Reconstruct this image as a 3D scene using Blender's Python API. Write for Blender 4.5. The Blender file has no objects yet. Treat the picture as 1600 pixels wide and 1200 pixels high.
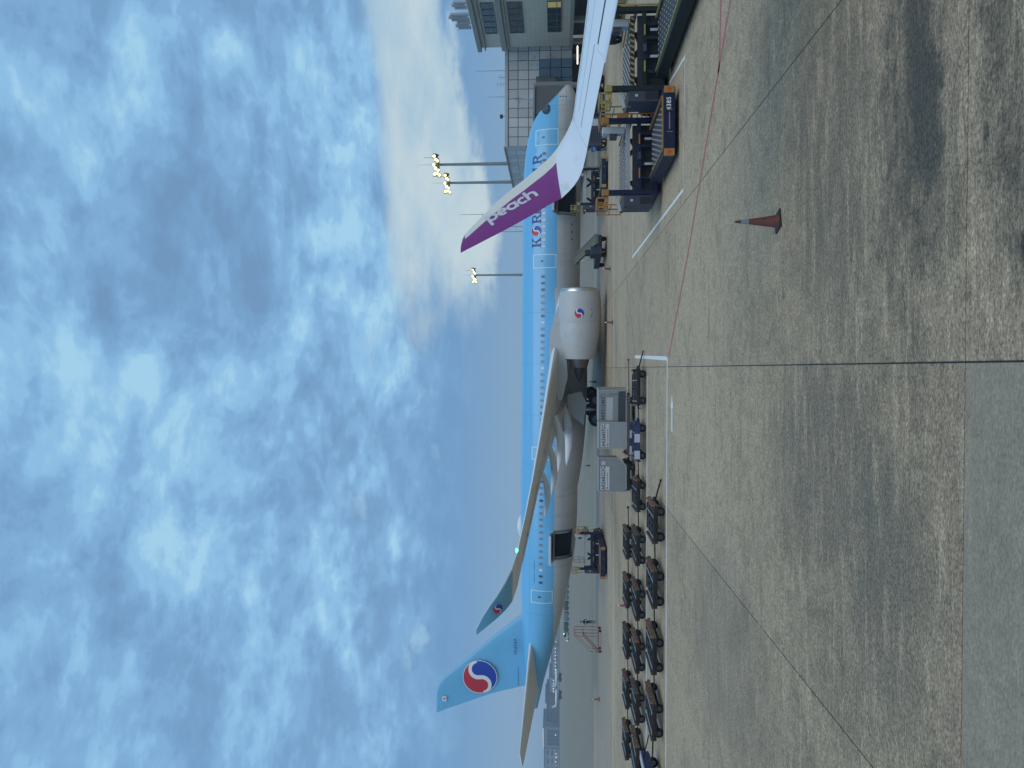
import bpy, math, random
from mathutils import Vector, Matrix
random.seed(7)
R = math.radians
SC = bpy.context.scene
COL = SC.collection

# ------------------------------------------------------------------ camera (the photograph is turned on its side)
PITCH = math.atan(68 / 1190)
CAM_Z = 4.7
cam_d = bpy.data.cameras.new("camera")
cam_d.sensor_fit = 'HORIZONTAL'
cam_d.sensor_width = 36.0
cam_d.lens = 36.0 * 1190 / 1600
cam_d.clip_start = 0.1
cam_d.clip_end = 6000
cam = bpy.data.objects.new("camera", cam_d)
COL.objects.link(cam)
_f = Vector((0, math.cos(PITCH), math.sin(PITCH)))
_u = Vector((0, -math.sin(PITCH), math.cos(PITCH)))
_r = Vector((1, 0, 0))
m = Matrix.Identity(4)
for i in range(3):
    m[i][0] = -_u[i]; m[i][1] = _r[i]; m[i][2] = -_f[i]
m.translation = (0, 0, CAM_Z)
cam.matrix_world = m
SC.camera = cam

# ------------------------------------------------------------------ light and exposure
SUN_EL, SUN_AZ = R(48), R(165)          # azimuth clockwise from +Y (the view direction)
sun_dir = Vector((math.sin(SUN_AZ) * math.cos(SUN_EL), math.cos(SUN_AZ) * math.cos(SUN_EL), math.sin(SUN_EL)))
sd = bpy.data.lights.new("sun", 'SUN')
sd.energy = 1.15
sd.angle = R(50)
sd.color = (1.0, 0.96, 0.90)
so = bpy.data.objects.new("sun", sd)
COL.objects.link(so)
so.rotation_euler = sun_dir.to_track_quat('Z', 'Y').to_euler()
so.location = (0, 0, 80)

SC.view_settings.view_transform = 'Standard'
SC.view_settings.look = 'None'
SC.view_settings.gamma = 1.0
SC.view_settings.exposure = 0.0
SC.view_settings.use_curve_mapping = False


class NT:
    """small helper round a node tree"""
    def __init__(self, nt):
        self.nt = nt
    def n(self, t, **kw):
        nd = self.nt.nodes.new(t)
        for k, v in kw.items():
            setattr(nd, k, v)
        return nd
    def l(self, a, b):
        self.nt.links.new(a, b)
    def _in(self, sock, v):
        if v is None:
            return
        if hasattr(v, 'is_linked') or hasattr(v, 'links'):
            self.l(v, sock)
        else:
            sock.default_value = v
    def math(self, op, a, b=None, c=None, clamp=False):
        nd = self.n('ShaderNodeMath', operation=op, use_clamp=clamp)
        self._in(nd.inputs[0], a); self._in(nd.inputs[1], b); self._in(nd.inputs[2], c)
        return nd.outputs[0]
    def smooth(self, v, lo, hi):
        nd = self.n('ShaderNodeMapRange', interpolation_type='SMOOTHSTEP')
        self._in(nd.inputs[0], v)
        nd.inputs[1].default_value = lo; nd.inputs[2].default_value = hi
        return nd.outputs[0]
    def noise(self, vec, scale, detail=4, rough=0.55, dist=0.0):
        nd = self.n('ShaderNodeTexNoise')
        self._in(nd.inputs['Vector'], vec)
        nd.inputs['Scale'].default_value = scale
        nd.inputs['Detail'].default_value = detail
        nd.inputs['Roughness'].default_value = rough
        nd.inputs['Distortion'].default_value = dist
        return nd.outputs['Fac']
    def mapv(self, vec, scale=(1, 1, 1), loc=(0, 0, 0), rot=(0, 0, 0)):
        nd = self.n('ShaderNodeMapping')
        self.l(vec, nd.inputs[0])
        nd.inputs['Scale'].default_value = scale
        nd.inputs['Location'].default_value = loc
        nd.inputs['Rotation'].default_value = rot
        return nd.outputs[0]
    def mix(self, fac, a, b, blend='MIX'):
        nd = self.n('ShaderNodeMix', data_type='RGBA', blend_type=blend)
        self._in(nd.inputs[0], fac)
        for s, v in ((nd.inputs[6], a), (nd.inputs[7], b)):
            if isinstance(v, (tuple, list)):
                s.default_value = (*v[:3], 1)
            else:
                self.l(v, s)
        return nd.outputs[2]
    def combine(self, x, y, z):
        nd = self.n('ShaderNodeCombineXYZ')
        self._in(nd.inputs[0], x); self._in(nd.inputs[1], y); self._in(nd.inputs[2], z)
        return nd.outputs[0]
    def sep(self, v):
        nd = self.n('ShaderNodeSeparateXYZ')
        self.l(v, nd.inputs[0])
        return nd.outputs


# ------------------------------------------------------------------ sky: broken evening overcast
def build_world():
    w = bpy.data.worlds.new("World")
    SC.world = w
    w.use_nodes = True
    nt = w.node_tree
    nt.nodes.clear()
    t = NT(nt)
    d = t.n('ShaderNodeTexCoord').outputs['Generated']
    x, y, z = t.sep(d)
    zc = t.math('MAXIMUM', z, 0.0)
    k = t.math('DIVIDE', 1.0, t.math('ADD', zc, 0.42))
    p = t.combine(t.math('MULTIPLY', x, k), t.math('MULTIPLY', y, k), t.math('MULTIPLY', zc, 1.3))
    warp = t.n('ShaderNodeTexNoise'); t.l(p, warp.inputs['Vector'])
    warp.inputs['Scale'].default_value = 2.6; warp.inputs['Detail'].default_value = 4
    wv = t.n('ShaderNodeVectorMath', operation='MULTIPLY_ADD')
    t.l(warp.outputs['Color'], wv.inputs[0]); wv.inputs[1].default_value = (0.14, 0.14, 0.10); t.l(p, wv.inputs[2])
    pw = wv.outputs[0]
    big = t.noise(t.mapv(pw, loc=(5.7, 2.9, 0.9)), 3.5, 6, 0.54)
    med = t.noise(t.mapv(pw, loc=(7.3, 4.1, 2.0)), 9.0, 8, 0.57)
    fine = t.noise(t.mapv(pw, loc=(1.0, 9.0, 5.0)), 19.0, 7, 0.62)
    val = t.math('ADD', t.math('MULTIPLY', big, 0.46), t.math('ADD', t.math('MULTIPLY', med, 0.38), t.math('MULTIPLY', fine, 0.16)))
    ramp = t.n('ShaderNodeValToRGB')
    t.l(val, ramp.inputs[0])
    cr = ramp.color_ramp
    cr.interpolation = 'EASE'
    stops = [(0.395, (0.180, 0.340, 0.570)), (0.455, (0.198, 0.392, 0.650)), (0.50, (0.238, 0.470, 0.760)), (0.545, (0.300, 0.580, 0.870)), (0.60, (0.415, 0.725, 0.95))]
    while len(cr.elements) < len(stops):
        cr.elements.new(0.5)
    for e, (pos, c) in zip(cr.elements, stops):
        e.position = pos; e.color = (*c, 1)
    clouds = ramp.outputs[0]
    # low in the sky the deck thins out to a smooth blue haze
    el = t.math('ADD', z, t.math('MULTIPLY', t.math('SUBTRACT', med, 0.5), 0.10))
    haze = t.mix(t.smooth(z, 0.015, 0.15), (0.245, 0.405, 0.60), (0.150, 0.335, 0.610))
    col = t.mix(t.smooth(el, 0.10, 0.235), haze, clouds)
    # a pale break of lit low cloud towards the right of the view
    az = t.math('DIVIDE', x, t.math('MAXIMUM', y, 0.05))
    lo_n = t.noise(t.mapv(d, scale=(6, 6, 17), loc=(2.2, 0.3, 1.1)), 1.0, 7, 0.62)
    disp = t.math('MULTIPLY', t.math('SUBTRACT', lo_n, 0.5), 0.16)
    e2 = t.math('ADD', z, disp)
    azd = t.math('ADD', az, t.math('MULTIPLY', disp, 1.6))
    band = t.math('MULTIPLY', t.smooth(t.math('ADD', e2, t.math('MULTIPLY', t.math('SUBTRACT', 0.5, azd), 0.10)), 0.105, 0.135), t.smooth(t.math('MULTIPLY', t.math('ADD', z, t.math('MULTIPLY', disp, 0.35)), -1.0), -0.225, -0.20))
    band = t.math('MULTIPLY', band, t.smooth(azd, 0.04, 0.20))
    band = t.math('MULTIPLY', band, t.smooth(y, 0.0, 0.3))
    pale = t.mix(t.smooth(lo_n, 0.35, 0.65), (0.44, 0.63, 0.77), (0.64, 0.765, 0.80))
    col = t.mix(t.math('MULTIPLY', band, 0.96), col, pale)
    # small ragged bright scraps above the blue gap
    scr = t.noise(t.mapv(d, scale=(9, 9, 16), loc=(5.0, 2.0, 0.0)), 1.0, 8, 0.66)
    sm = t.math('MULTIPLY', t.smooth(scr, 0.60, 0.72), t.math('MULTIPLY', t.smooth(z, 0.10, 0.16), t.smooth(t.math('MULTIPLY', z, -1.0), -0.32, -0.22)))
    col = t.mix(t.math('MULTIPLY', sm, 0.55), col, (0.42, 0.66, 0.86))
    sky = t.n('ShaderNodeTexSky', sky_type='NISHITA')
    sky.sun_disc = False
    sky.sun_elevation = SUN_EL
    sky.sun_rotation = SUN_AZ
    b1 = t.n('ShaderNodeBackground'); t.l(sky.outputs[0], b1.inputs[0]); b1.inputs[1].default_value = 0.06
    b2 = t.n('ShaderNodeBackground'); t.l(col, b2.inputs[0]); b2.inputs[1].default_value = 1.0
    mx = t.n('ShaderNodeMixShader'); mx.inputs[0].default_value = 0.86
    t.l(b1.outputs[0], mx.inputs[1]); t.l(b2.outputs[0], mx.inputs[2])
    out = t.n('ShaderNodeOutputWorld')
    t.l(mx.outputs[0], out.inputs[0])


build_world()

# ------------------------------------------------------------------ materials
M = {}


def mat(name, col, rough=0.5, metal=0.0, var=0.12, scale=3.0, bump=0.0, bscale=40.0, dirt=None, dirt_amt=0.0, coat=0.0, spec=0.5):
    if name in M:
        return M[name]
    ma = bpy.data.materials.new(name)
    ma.use_nodes = True
    t = NT(ma.node_tree)
    b = ma.node_tree.nodes['Principled BSDF']
    oc = t.n('ShaderNodeTexCoord').outputs['Object']
    nz = t.noise(oc, scale, 5, 0.6)
    hi = tuple(min(1, c * (1 + var)) for c in col)
    lo = tuple(c * (1 - var) for c in col)
    c = t.mix(nz, lo, hi)
    if dirt:
        dn = t.noise(t.mapv(oc, loc=(3, 1, 2)), scale * 1.7, 7, 0.68)
        c = t.mix(t.math('MULTIPLY', t.smooth(dn, 0.62 - 0.35 * dirt_amt, 0.72 - 0.2 * dirt_amt), 0.85), c, dirt)
    if dirt:
        hs = t.n('ShaderNodeHueSaturation')
        t.l(t.math('ADD', 0.86, t.math('MULTIPLY', t.n('ShaderNodeObjectInfo').outputs['Random'], 0.28)), hs.inputs['Value'])
        t.l(c, hs.inputs['Color'])
        c = hs.outputs[0]
    t.l(c, b.inputs['Base Color'])
    b.inputs['Metallic'].default_value = metal
    b.inputs['Specular IOR Level'].default_value = spec
    b.inputs['Coat Weight'].default_value = coat
    rr = t.n('ShaderNodeMapRange')
    t.l(nz, rr.inputs[0])
    rr.inputs[3].default_value = max(0.03, rough - 0.08); rr.inputs[4].default_value = min(1, rough + 0.1)
    t.l(rr.outputs[0], b.inputs['Roughness'])
    if bump:
        bn = t.n('ShaderNodeBump')
        bn.inputs['Strength'].default_value = bump
        bn.inputs['Distance'].default_value = 0.01
        t.l(t.noise(oc, bscale, 4, 0.6), bn.inputs['Height'])
        t.l(bn.outputs[0], b.inputs['Normal'])
    M[name] = ma
    return ma


def emit(name, col, strength):
    if name in M:
        return M[name]
    ma = bpy.data.materials.new(name)
    ma.use_nodes = True
    b = ma.node_tree.nodes['Principled BSDF']
    b.inputs['Base Color'].default_value = (0.05, 0.05, 0.05, 1)
    b.inputs['Emission Color'].default_value = (*col, 1)
    b.inputs['Emission Strength'].default_value = strength
    M[name] = ma
    return ma


def concrete(name, base, dark, stain=1.0, stains=(), gr=1.0):
    """apron concrete in world space: grain, blotches, water marks, and stains with a place of their own"""
    ma = bpy.data.materials.new(name)
    ma.use_nodes = True
    t = NT(ma.node_tree)
    b = ma.node_tree.nodes['Principled BSDF']
    P = t.n('ShaderNodeNewGeometry').outputs['Position']
    oi = t.n('ShaderNodeObjectInfo').outputs['Random']
    x, y, z = t.sep(P)
    grain = t.noise(t.mapv(P, scale=(0.75, 1.3, 1)), 24.0, 6, 0.78)
    speck = t.noise(t.mapv(P, loc=(9, 4, 0)), 70.0, 2, 0.6)
    mott = t.noise(t.mapv(P, loc=(14, 3, 0)), 2.3, 9, 0.74, 0.3)
    blot = t.noise(t.mapv(P, scale=(0.8, 1.0, 1), loc=(4.0, 12.0, 0)), 0.5, 9, 0.70, 0.4)
    big = t.noise(t.mapv(P, loc=(1.3, 2.2, 0)), 0.13, 5, 0.6, 0.3)
    streak = t.noise(t.mapv(P, scale=(0.5, 2.6, 1), loc=(2.5, 0.7, 0)), 1.1, 9, 0.74)
    c = t.mix(0.5, base, base)
    c = t.mix(t.math('MULTIPLY', t.smooth(mott, 0.47, 0.66), 0.42 * stain), c, tuple(v * 0.62 for v in base))
    f = t.math('ADD', t.math('MULTIPLY', blot, 0.62), t.math('MULTIPLY', big, 0.38))
    f = t.math('ADD', t.math('MULTIPLY', f, 0.72), t.math('MULTIPLY', mott, 0.28))
    # darker tone and heavier blotches towards the near end of the apron
    near = t.smooth(y, 24.0, 12.0)
    f2 = t.math('ADD', f, t.math('MULTIPLY', near, 0.05))
    c = t.mix(t.math('MULTIPLY', near, 0.30 * stain), c, tuple(v * 1.15 for v in dark))
    c = t.mix(t.math('MULTIPLY', t.smooth(f2, 0.47, 0.66), 0.60 * stain), c, dark)
    c = t.mix(t.math('MULTIPLY', t.smooth(t.math('ADD', streak, t.math('MULTIPLY', near, 0.05)), 0.57, 0.66), 0.6 * stain), c, tuple(min(1, v * 1.12) for v in base))
    st2 = t.noise(t.mapv(P, scale=(0.32, 3.4, 1), loc=(8.1, 5.0, 0)), 1.0, 9, 0.76)
    c = t.mix(t.math('MULTIPLY', t.smooth(st2, 0.52, 0.70), 0.55 * stain), c, tuple(v * 1.1 for v in dark))
    rgh = t.math('SUBTRACT', 0.82, t.math('MULTIPLY', t.smooth(f2, 0.5, 0.66), 0.10))
    wn = t.noise(t.mapv(P, loc=(6, 6, 0)), 1.3, 6, 0.66)
    wn2 = t.noise(t.mapv(P, loc=(2, 3, 0)), 6.0, 5, 0.7)
    for (sx, sy, rx, ry, scol, amt, wet) in stains:
        dx = t.math('DIVIDE', t.math('SUBTRACT', x, sx), rx)
        dy = t.math('DIVIDE', t.math('SUBTRACT', y, sy), ry)
        r = t.math('SQRT', t.math('ADD', t.math('MULTIPLY', dx, dx), t.math('MULTIPLY', dy, dy)))
        r = t.math('ADD', r, t.math('ADD', t.math('MULTIPLY', t.math('SUBTRACT', wn, 0.5), 1.5), t.math('MULTIPLY', t.math('SUBTRACT', wn2, 0.5), 0.7)))
        k = t.smooth(r, 1.15, 0.55)
        if not wet:
            k = t.math('MULTIPLY', k, t.math('ADD', 0.35, t.math('MULTIPLY', t.smooth(t.math('ADD', mott, t.math('MULTIPLY', t.math('SUBTRACT', streak, 0.5), 0.9)), 0.62, 0.38), 0.65)))
        c = t.mix(t.math('MULTIPLY', k, amt), c, scol)
        if wet:
            rgh = t.math('SUBTRACT', rgh, t.math('MULTIPLY', k, wet))
    # hairline cracks, worst on the slabs close by on the right
    vo = t.n('ShaderNodeTexVoronoi', feature='DISTANCE_TO_EDGE')
    wv_ = t.n('ShaderNodeVectorMath', operation='MULTIPLY_ADD')
    wc = t.n('ShaderNodeTexNoise'); t.l(P, wc.inputs['Vector']); wc.inputs['Scale'].default_value = 2.2; wc.inputs['Detail'].default_value = 6
    t.l(wc.outputs['Color'], wv_.inputs[0]); wv_.inputs[1].default_value = (.5, .5, 0); t.l(P, wv_.inputs[2])
    t.l(wv_.outputs[0], vo.inputs['Vector']); vo.inputs['Scale'].default_value = 0.75
    ck = t.math('MULTIPLY', t.smooth(vo.outputs['Distance'], 0.009, 0.002), t.math('MULTIPLY', t.smooth(y, 10.5, 8.5), t.smooth(x, 0.5, 2.0)))
    c = t.mix(t.math('MULTIPLY', ck, 0.45 * stain), c, (0.03, 0.028, 0.025))
    # a damp sheen far out where the apron has not dried
    yy = t.math('ADD', y, t.math('MULTIPLY', t.math('SUBTRACT', t.noise(t.mapv(P, scale=(0.3, 1, 1)), 0.06, 4, 0.6), 0.5), 34.0))
    damp = t.math('MULTIPLY', t.smooth(yy, 66.0, 70.0), t.smooth(yy, 96.0, 84.0))
    rgh = t.math('SUBTRACT', rgh, t.math('MULTIPLY', damp, 0.34))
    c = t.mix(t.math('MULTIPLY', damp, 0.25), c, dark)
    g_ = t.math('ADD', 1.0 - .42 * gr, t.math('MULTIPLY', t.smooth(grain, 0.38, 0.62), .80 * gr))
    g_ = t.math('MULTIPLY', g_, t.math('SUBTRACT', 1.0, t.math('MULTIPLY', t.smooth(speck, 0.56, 0.74), 0.30 * gr)))
    g_ = t.math('MULTIPLY', g_, t.math('ADD', 1.0 - .22 * gr, t.math('MULTIPLY', t.smooth(t.noise(t.mapv(P, scale=(0.7, 1.35, 1), loc=(3, 8, 0)), 9.0, 8, 0.80), 0.38, 0.62), .42 * gr)))
    vm_ = t.n('ShaderNodeVectorMath', operation='SCALE')
    t.l(c, vm_.inputs[0]); t.l(g_, vm_.inputs['Scale'])
    c = vm_.outputs[0]
    # slab to slab tone
    v = t.math('ADD', 0.93, t.math('MULTIPLY', oi, 0.14))
    hs = t.n('ShaderNodeHueSaturation')
    t.l(v, hs.inputs['Value']); t.l(c, hs.inputs['Color'])
    t.l(hs.outputs[0], b.inputs['Base Color'])
    t.l(t.math('MAXIMUM', rgh, 0.12), b.inputs['Roughness'])
    b.inputs['Specular IOR Level'].default_value = 0.16
    bn = t.n('ShaderNodeBump')
    bn.inputs['Strength'].default_value = 0.35 * gr
    bn.inputs['Distance'].default_value = 0.004
    t.l(grain, bn.inputs['Height'])
    t.l(bn.outputs[0], b.inputs['Normal'])
    M[name] = ma
    return ma


STAINS = [
    (3.5, 9.95, 1.15, 0.50, (0.050, 0.046, 0.040), 0.80, 0.14),
    (4.5, 10.2, 1.3, 0.35, (0.05, 0.045, 0.04), 0.7, 0.1),
    (2.3, 9.7, 1.3, 0.85, (0.13, 0.115, 0.085), 0.65, 0.0),
    (1.40, 7.75, 0.27, 0.26, (0.03, 0.03, 0.032), 0.85, 0.15),
    (2.75, 8.6, 0.13, 0.10, (0.05, 0.05, 0.05), 0.8, 0.0),
    (4.0, 7.7, 3.0, 1.40, (0.085, 0.076, 0.060), 0.80, 0.0),
    (4.0, 10.5, 3.6, 0.95, (0.10, 0.088, 0.068), 0.85, 0.0),
    (3.8, 13.4, 3.6, 2.6, (0.15, 0.132, 0.10), 0.65, 0.0),
    (-1.5, 14.0, 2.0, 3.4, (0.15, 0.135, 0.105), 0.60, 0.0),
    (-3.0, 11.2, 2.2, 1.5, (0.16, 0.145, 0.115), 0.5, 0.0),
    (-7.5, 22.0, 3.5, 5.0, (0.19, 0.17, 0.135), 0.45, 0.0),
]
CONC = concrete("apron_concrete", (0.480, 0.362, 0.238), (0.178, 0.135, 0.092), 1.0, STAINS, 1.0)
CONC_NEW = concrete("apron_concrete_new", (0.365, 0.298, 0.215), (0.235, 0.192, 0.142), 0.7, (), 0.5)
CONC_FAR = concrete("apron_concrete_far", (0.29, 0.255, 0.195), (0.20, 0.178, 0.14), 0.8)


# ------------------------------------------------------------------ mesh helper
class MB:
    def __init__(self):
        self.v, self.f, self.m = [], [], []
    def add(self, vs, fs, mi=0):
        o = len(self.v)
        self.v += [tuple(p) for p in vs]
        for f in fs:
            self.f.append(tuple(i + o for i in f)); self.m.append(mi)
        return self
    def box(self, c, s, rz=0.0, mi=0, ry=0.0):
        hx, hy, hz = s[0] / 2, s[1] / 2, s[2] / 2
        vs = []
        cz, sz, cy, sy = math.cos(rz), math.sin(rz), math.cos(ry), math.sin(ry)
        for dz in (-hz, hz):
            for dx, dy in ((-hx, -hy), (hx, -hy), (hx, hy), (-hx, hy)):
                x1, z1 = dx * cy + dz * sy, -dx * sy + dz * cy
                vs.append((c[0] + x1 * cz - dy * sz, c[1] + x1 * sz + dy * cz, c[2] + z1))
        return self.add(vs, [(3, 2, 1, 0), (4, 5, 6, 7), (0, 1, 5, 4), (1, 2, 6, 5), (2, 3, 7, 6), (3, 0, 4, 7)], mi)
    def bx(self, x0, x1, y0, y1, z0, z1, mi=0):
        return self.box(((x0 + x1) / 2, (y0 + y1) / 2, (z0 + z1) / 2), (abs(x1 - x0), abs(y1 - y0), abs(z1 - z0)), mi=mi)
    def cyl(self, p0, p1, r0, r1=None, n=10, mi=0, cap=True):
        r1 = r0 if r1 is None else r1
        p0, p1 = Vector(p0), Vector(p1)
        d = (p1 - p0).normalized()
        a = d.cross(Vector((0, 0, 1)) if abs(d.z) < 0.9 else Vector((1, 0, 0))).normalized()
        b = d.cross(a)
        vs = []
        for p, r in ((p0, r0), (p1, r1)):
            for k in range(n):
                t = 2 * math.pi * k / n
                vs.append(p + a * (r * math.cos(t)) + b * (r * math.sin(t)))
        fs = [(k, (k + 1) % n, n + (k + 1) % n, n + k) for k in range(n)]
        if cap:
            fs += [tuple(reversed(range(n))), tuple(range(n, 2 * n))]
        return self.add(vs, fs, mi)
    def tube(self, pts, r, n=6, mi=0):
        for a, b in zip(pts, pts[1:]):
            self.cyl(a, b, r, n=n, mi=mi)
        return self
    def bar(self, p0, p1, w, h=None, mi=0):
        """square bar between two points"""
        h = w if h is None else h
        p0, p1 = Vector(p0), Vector(p1)
        d = (p1 - p0).normalized()
        a = d.cross(Vector((0, 0, 1)) if abs(d.z) < 0.95 else Vector((0, 1, 0))).normalized()
        b = a.cross(d)
        vs = []
        for p in (p0, p1):
            for s, t in ((-1, -1), (1, -1), (1, 1), (-1, 1)):
                vs.append(p + a * (s * w / 2) + b * (t * h / 2))
        return self.add(vs, [(3, 2, 1, 0), (4, 5, 6, 7), (0, 1, 5, 4), (1, 2, 6, 5), (2, 3, 7, 6), (3, 0, 4, 7)], mi)
    def loft(self, rings, cap0=True, cap1=True, mi=0, mfun=None, skip=None):
        n = len(rings[0])
        o = len(self.v)
        for r in rings:
            self.v += [tuple(p) for p in r]
        for i in range(len(rings) - 1):
            for k in range(n):
                q = (i * n + k, i * n + (k + 1) % n, (i + 1) * n + (k + 1) % n, (i + 1) * n + k)
                if skip and skip(i, k):
                    continue
                self.f.append(tuple(a + o for a in q)); self.m.append(mfun(i, k) if mfun else mi)
        if cap0:
            self.f.append(tuple(o + k for k in reversed(range(n)))); self.m.append(mfun(0, 0) if mfun else mi)
        if cap1:
            self.f.append(tuple(o + (len(rings) - 1) * n + k for k in range(n))); self.m.append(mfun(len(rings) - 2, 0) if mfun else mi)
        return self
    def lathe(self, prof, org, axis='x', n=32, mi=0, mfun=None):
        """prof: (along, radius) pairs; ends with radius 0 close themselves"""
        rings = []
        for a, r in prof:
            ring = []
            for k in range(n):
                t = 2 * math.pi * k / n
                c, s = r * math.cos(t), r * math.sin(t)
                if axis == 'x':
                    ring.append((org[0] + a, org[1] + c, org[2] + s))
                elif axis == 'y':
                    ring.append((org[0] + c, org[1] + a, org[2] + s))
                else:
                    ring.append((org[0] + c, org[1] + s, org[2] + a))
            rings.append(ring)
        return self.loft(rings, False, False, mi, mfun)
    def prism(self, poly, fn, d0, d1, mi=0):
        """poly in 2-D, fn(u, v, d) -> point, extruded from d0 to d1"""
        n = len(poly)
        vs = [fn(u, v, d0) for u, v in poly] + [fn(u, v, d1) for u, v in poly]
        fs = [tuple(reversed(range(n))), tuple(range(n, 2 * n))] + [(k, (k + 1) % n, n + (k + 1) % n, n + k) for k in range(n)]
        return self.add(vs, fs, mi)
    def mesh(self, name, mats, smooth=False, angle=35):
        me = bpy.data.meshes.new(name)
        me.from_pydata(self.v, [], self.f)
        for q in (mats if isinstance(mats, (list, tuple)) else [mats]):
            me.materials.append(q)
        if any(self.m):
            me.polygons.foreach_set("material_index", self.m)
        if smooth:
            me.polygons.foreach_set("use_smooth", [True] * len(self.f))
            me.set_sharp_from_angle(angle=R(angle))
        me.validate()
        me.update()
        import bmesh
        bm = bmesh.new(); bm.from_mesh(me)
        bmesh.ops.recalc_face_normals(bm, faces=bm.faces)
        bm.to_mesh(me); bm.free()
        return me
    def build(self, name, mats, parent=None, smooth=False, loc=None, rz=0.0, angle=35, bevel=0.0):
        o = bpy.data.objects.new(name, self.mesh(name, mats, smooth, angle))
        COL.objects.link(o)
        o.parent = parent
        if loc:
            o.location = loc
        o.rotation_euler.z = rz
        if bevel:
            md = o.modifiers.new("bevel", 'BEVEL'); md.width = bevel; md.segments = 2; md.limit_method = 'ANGLE'
        return o


def tag(o, label=None, cat=None, group=None, kind=None):
    if label: o['label'] = label
    if cat: o['category'] = cat
    if group: o['group'] = group
    if kind: o['kind'] = kind
    return o


def thing(name, loc, label, cat, rz=0.0, group=None):
    o = bpy.data.objects.new(name, None)
    o.empty_display_size = 0.3
    COL.objects.link(o)
    o.location = loc
    o.rotation_euler.z = rz
    return tag(o, label, cat, group)


def copy_tree(o, parent=None):
    c = o.copy()
    COL.objects.link(c)
    c.parent = parent
    for ch in list(o.children):
        copy_tree(ch, c)
    return c


def text_polys(txt, size=1.0, align='LEFT', offset=0.0, extrude=0.0):
    """built-in font as plain mesh data: verts and faces in the xy plane"""
    cu = bpy.data.curves.new("lettering", 'FONT')
    cu.body = txt
    cu.size = size
    cu.align_x = align
    cu.offset = offset
    cu.resolution_u = 3
    cu.space_character = 1.12
    ob = bpy.data.objects.new("lettering", cu)
    COL.objects.link(ob)
    dg = bpy.context.evaluated_depsgraph_get()
    me = bpy.data.meshes.new_from_object(ob.evaluated_get(dg))
    vs = [tuple(v.co) for v in me.vertices]
    fs = [tuple(p.vertices) for p in me.polygons]
    bpy.data.meshes.remove(me)
    bpy.data.objects.remove(ob)
    bpy.data.curves.remove(cu)
    return vs, fs


def text_part(txt, size, fn, mat_, parent, name="lettering", align='LEFT', offset=0.0, sx=1.0):
    vs, fs = text_polys(txt, size, align, offset)
    mb = MB().add([fn(v[0] * sx, v[1]) for v in vs], fs)
    return mb.build(name, mat_, parent)


# ------------------------------------------------------------------ ground
G_ANG = R(1.15)
GX0 = 0.07


def slab_pt(i, j):
    """corner of slab column i, row j in world space"""
    x, y = i * 6.0, 9.05 + j * 7.0
    return (GX0 + x * math.cos(-G_ANG) - (y) * math.sin(-G_ANG), x * math.sin(-G_ANG) + y * math.cos(-G_ANG))


gm = MB()
gm.add([(-3000, -60, 0), (3000, -60, 0), (3000, 4500, 0), (-3000, 4500, 0)], [(0, 1, 2, 3)])
ground = tag(gm.build("ground", CONC_FAR, loc=(0, 0, -0.03)), "grey concrete airfield ground running out to the horizon", None, None, "structure")

apron = bpy.data.objects.new("apron", None)
COL.objects.link(apron)
tag(apron, "weathered concrete apron laid in large rectangular slabs", None, None, "structure")
c0, c1, c2, c3 = slab_pt(-10, -2), slab_pt(11, -2), slab_pt(11, 12), slab_pt(-10, 12)
MB().add([(*p, 0) for p in (c0, c1, c2, c3)], [(0, 1, 2, 3)]).build("joint_filler", mat("joint_tar", (0.025, 0.025, 0.026), 0.7), apron, loc=(0, 0, -0.016))


def slab_mesh(name, ma):
    g = 0.011
    x0, x1, y0, y1 = g, 6.0 - g, g, 7.0 - g
    e = 0.012
    mb = MB()
    lo = [(x0, y0, -0.02), (x1, y0, -0.02), (x1, y1, -0.02), (x0, y1, -0.02)]
    md = [(x0, y0, -e * 0.7), (x1, y0, -e * 0.7), (x1, y1, -e * 0.7), (x0, y1, -e * 0.7)]
    hi = [(x0 + e, y0 + e, 0), (x1 - e, y0 + e, 0), (x1 - e, y1 - e, 0), (x0 + e, y1 - e, 0)]
    mb.add(lo + md + hi, [(0, 1, 5, 4), (1, 2, 6, 5), (2, 3, 7, 6), (3, 0, 4, 7), (4, 5, 9, 8), (5, 6, 10, 9), (6, 7, 11, 10), (7, 4, 8, 11), (8, 9, 10, 11)])
    return mb.mesh(name, ma)


SLAB, SLAB_NEW = slab_mesh("slab", CONC), slab_mesh("slab_new", CONC_NEW)
for j in range(-2, 12):
    for i in range(-10, 11):
        if j == -2 and abs(i) > 3:
            continue
        p = slab_pt(i, j)
        s = bpy.data.objects.new("slab", SLAB_NEW if (j < 0 and i < 0) else SLAB)
        COL.objects.link(s)
        s.parent = apron
        s.location = (p[0], p[1], 0)
        s.rotation_euler.z = -G_ANG

# painted markings, each a thin sheet of its own
PW = mat("line_white", (0.74, 0.72, 0.66), 0.6, var=0.15, scale=5, dirt=(0.42, 0.39, 0.33), dirt_amt=0.25)
PR = mat("line_red", (0.40, 0.095, 0.095), 0.65, var=0.2, scale=5, dirt=(0.36, 0.22, 0.18), dirt_amt=0.2)


def stripe(name, pts, w, ma, label):
    mb = MB()
    L, Rr = [], []
    for i, p in enumerate(pts):
        a = Vector(pts[max(i - 1, 0)]); b = Vector(pts[min(i + 1, len(pts) - 1)])
        d = (b - a).normalized()
        n = Vector((-d.y, d.x)) * (w / 2)
        L.append((p[0] + n.x, p[1] + n.y, 0)); Rr.append((p[0] - n.x, p[1] - n.y, 0))
    k = len(pts)
    mb.add(L + Rr, [(i, i + 1, k + i + 1, k + i) for i in range(k - 1)])
    o = mb.build(name, ma, None, loc=(0, 0, 0.004))
    tag(o, label, None, None, "structure")
    return o


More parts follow.
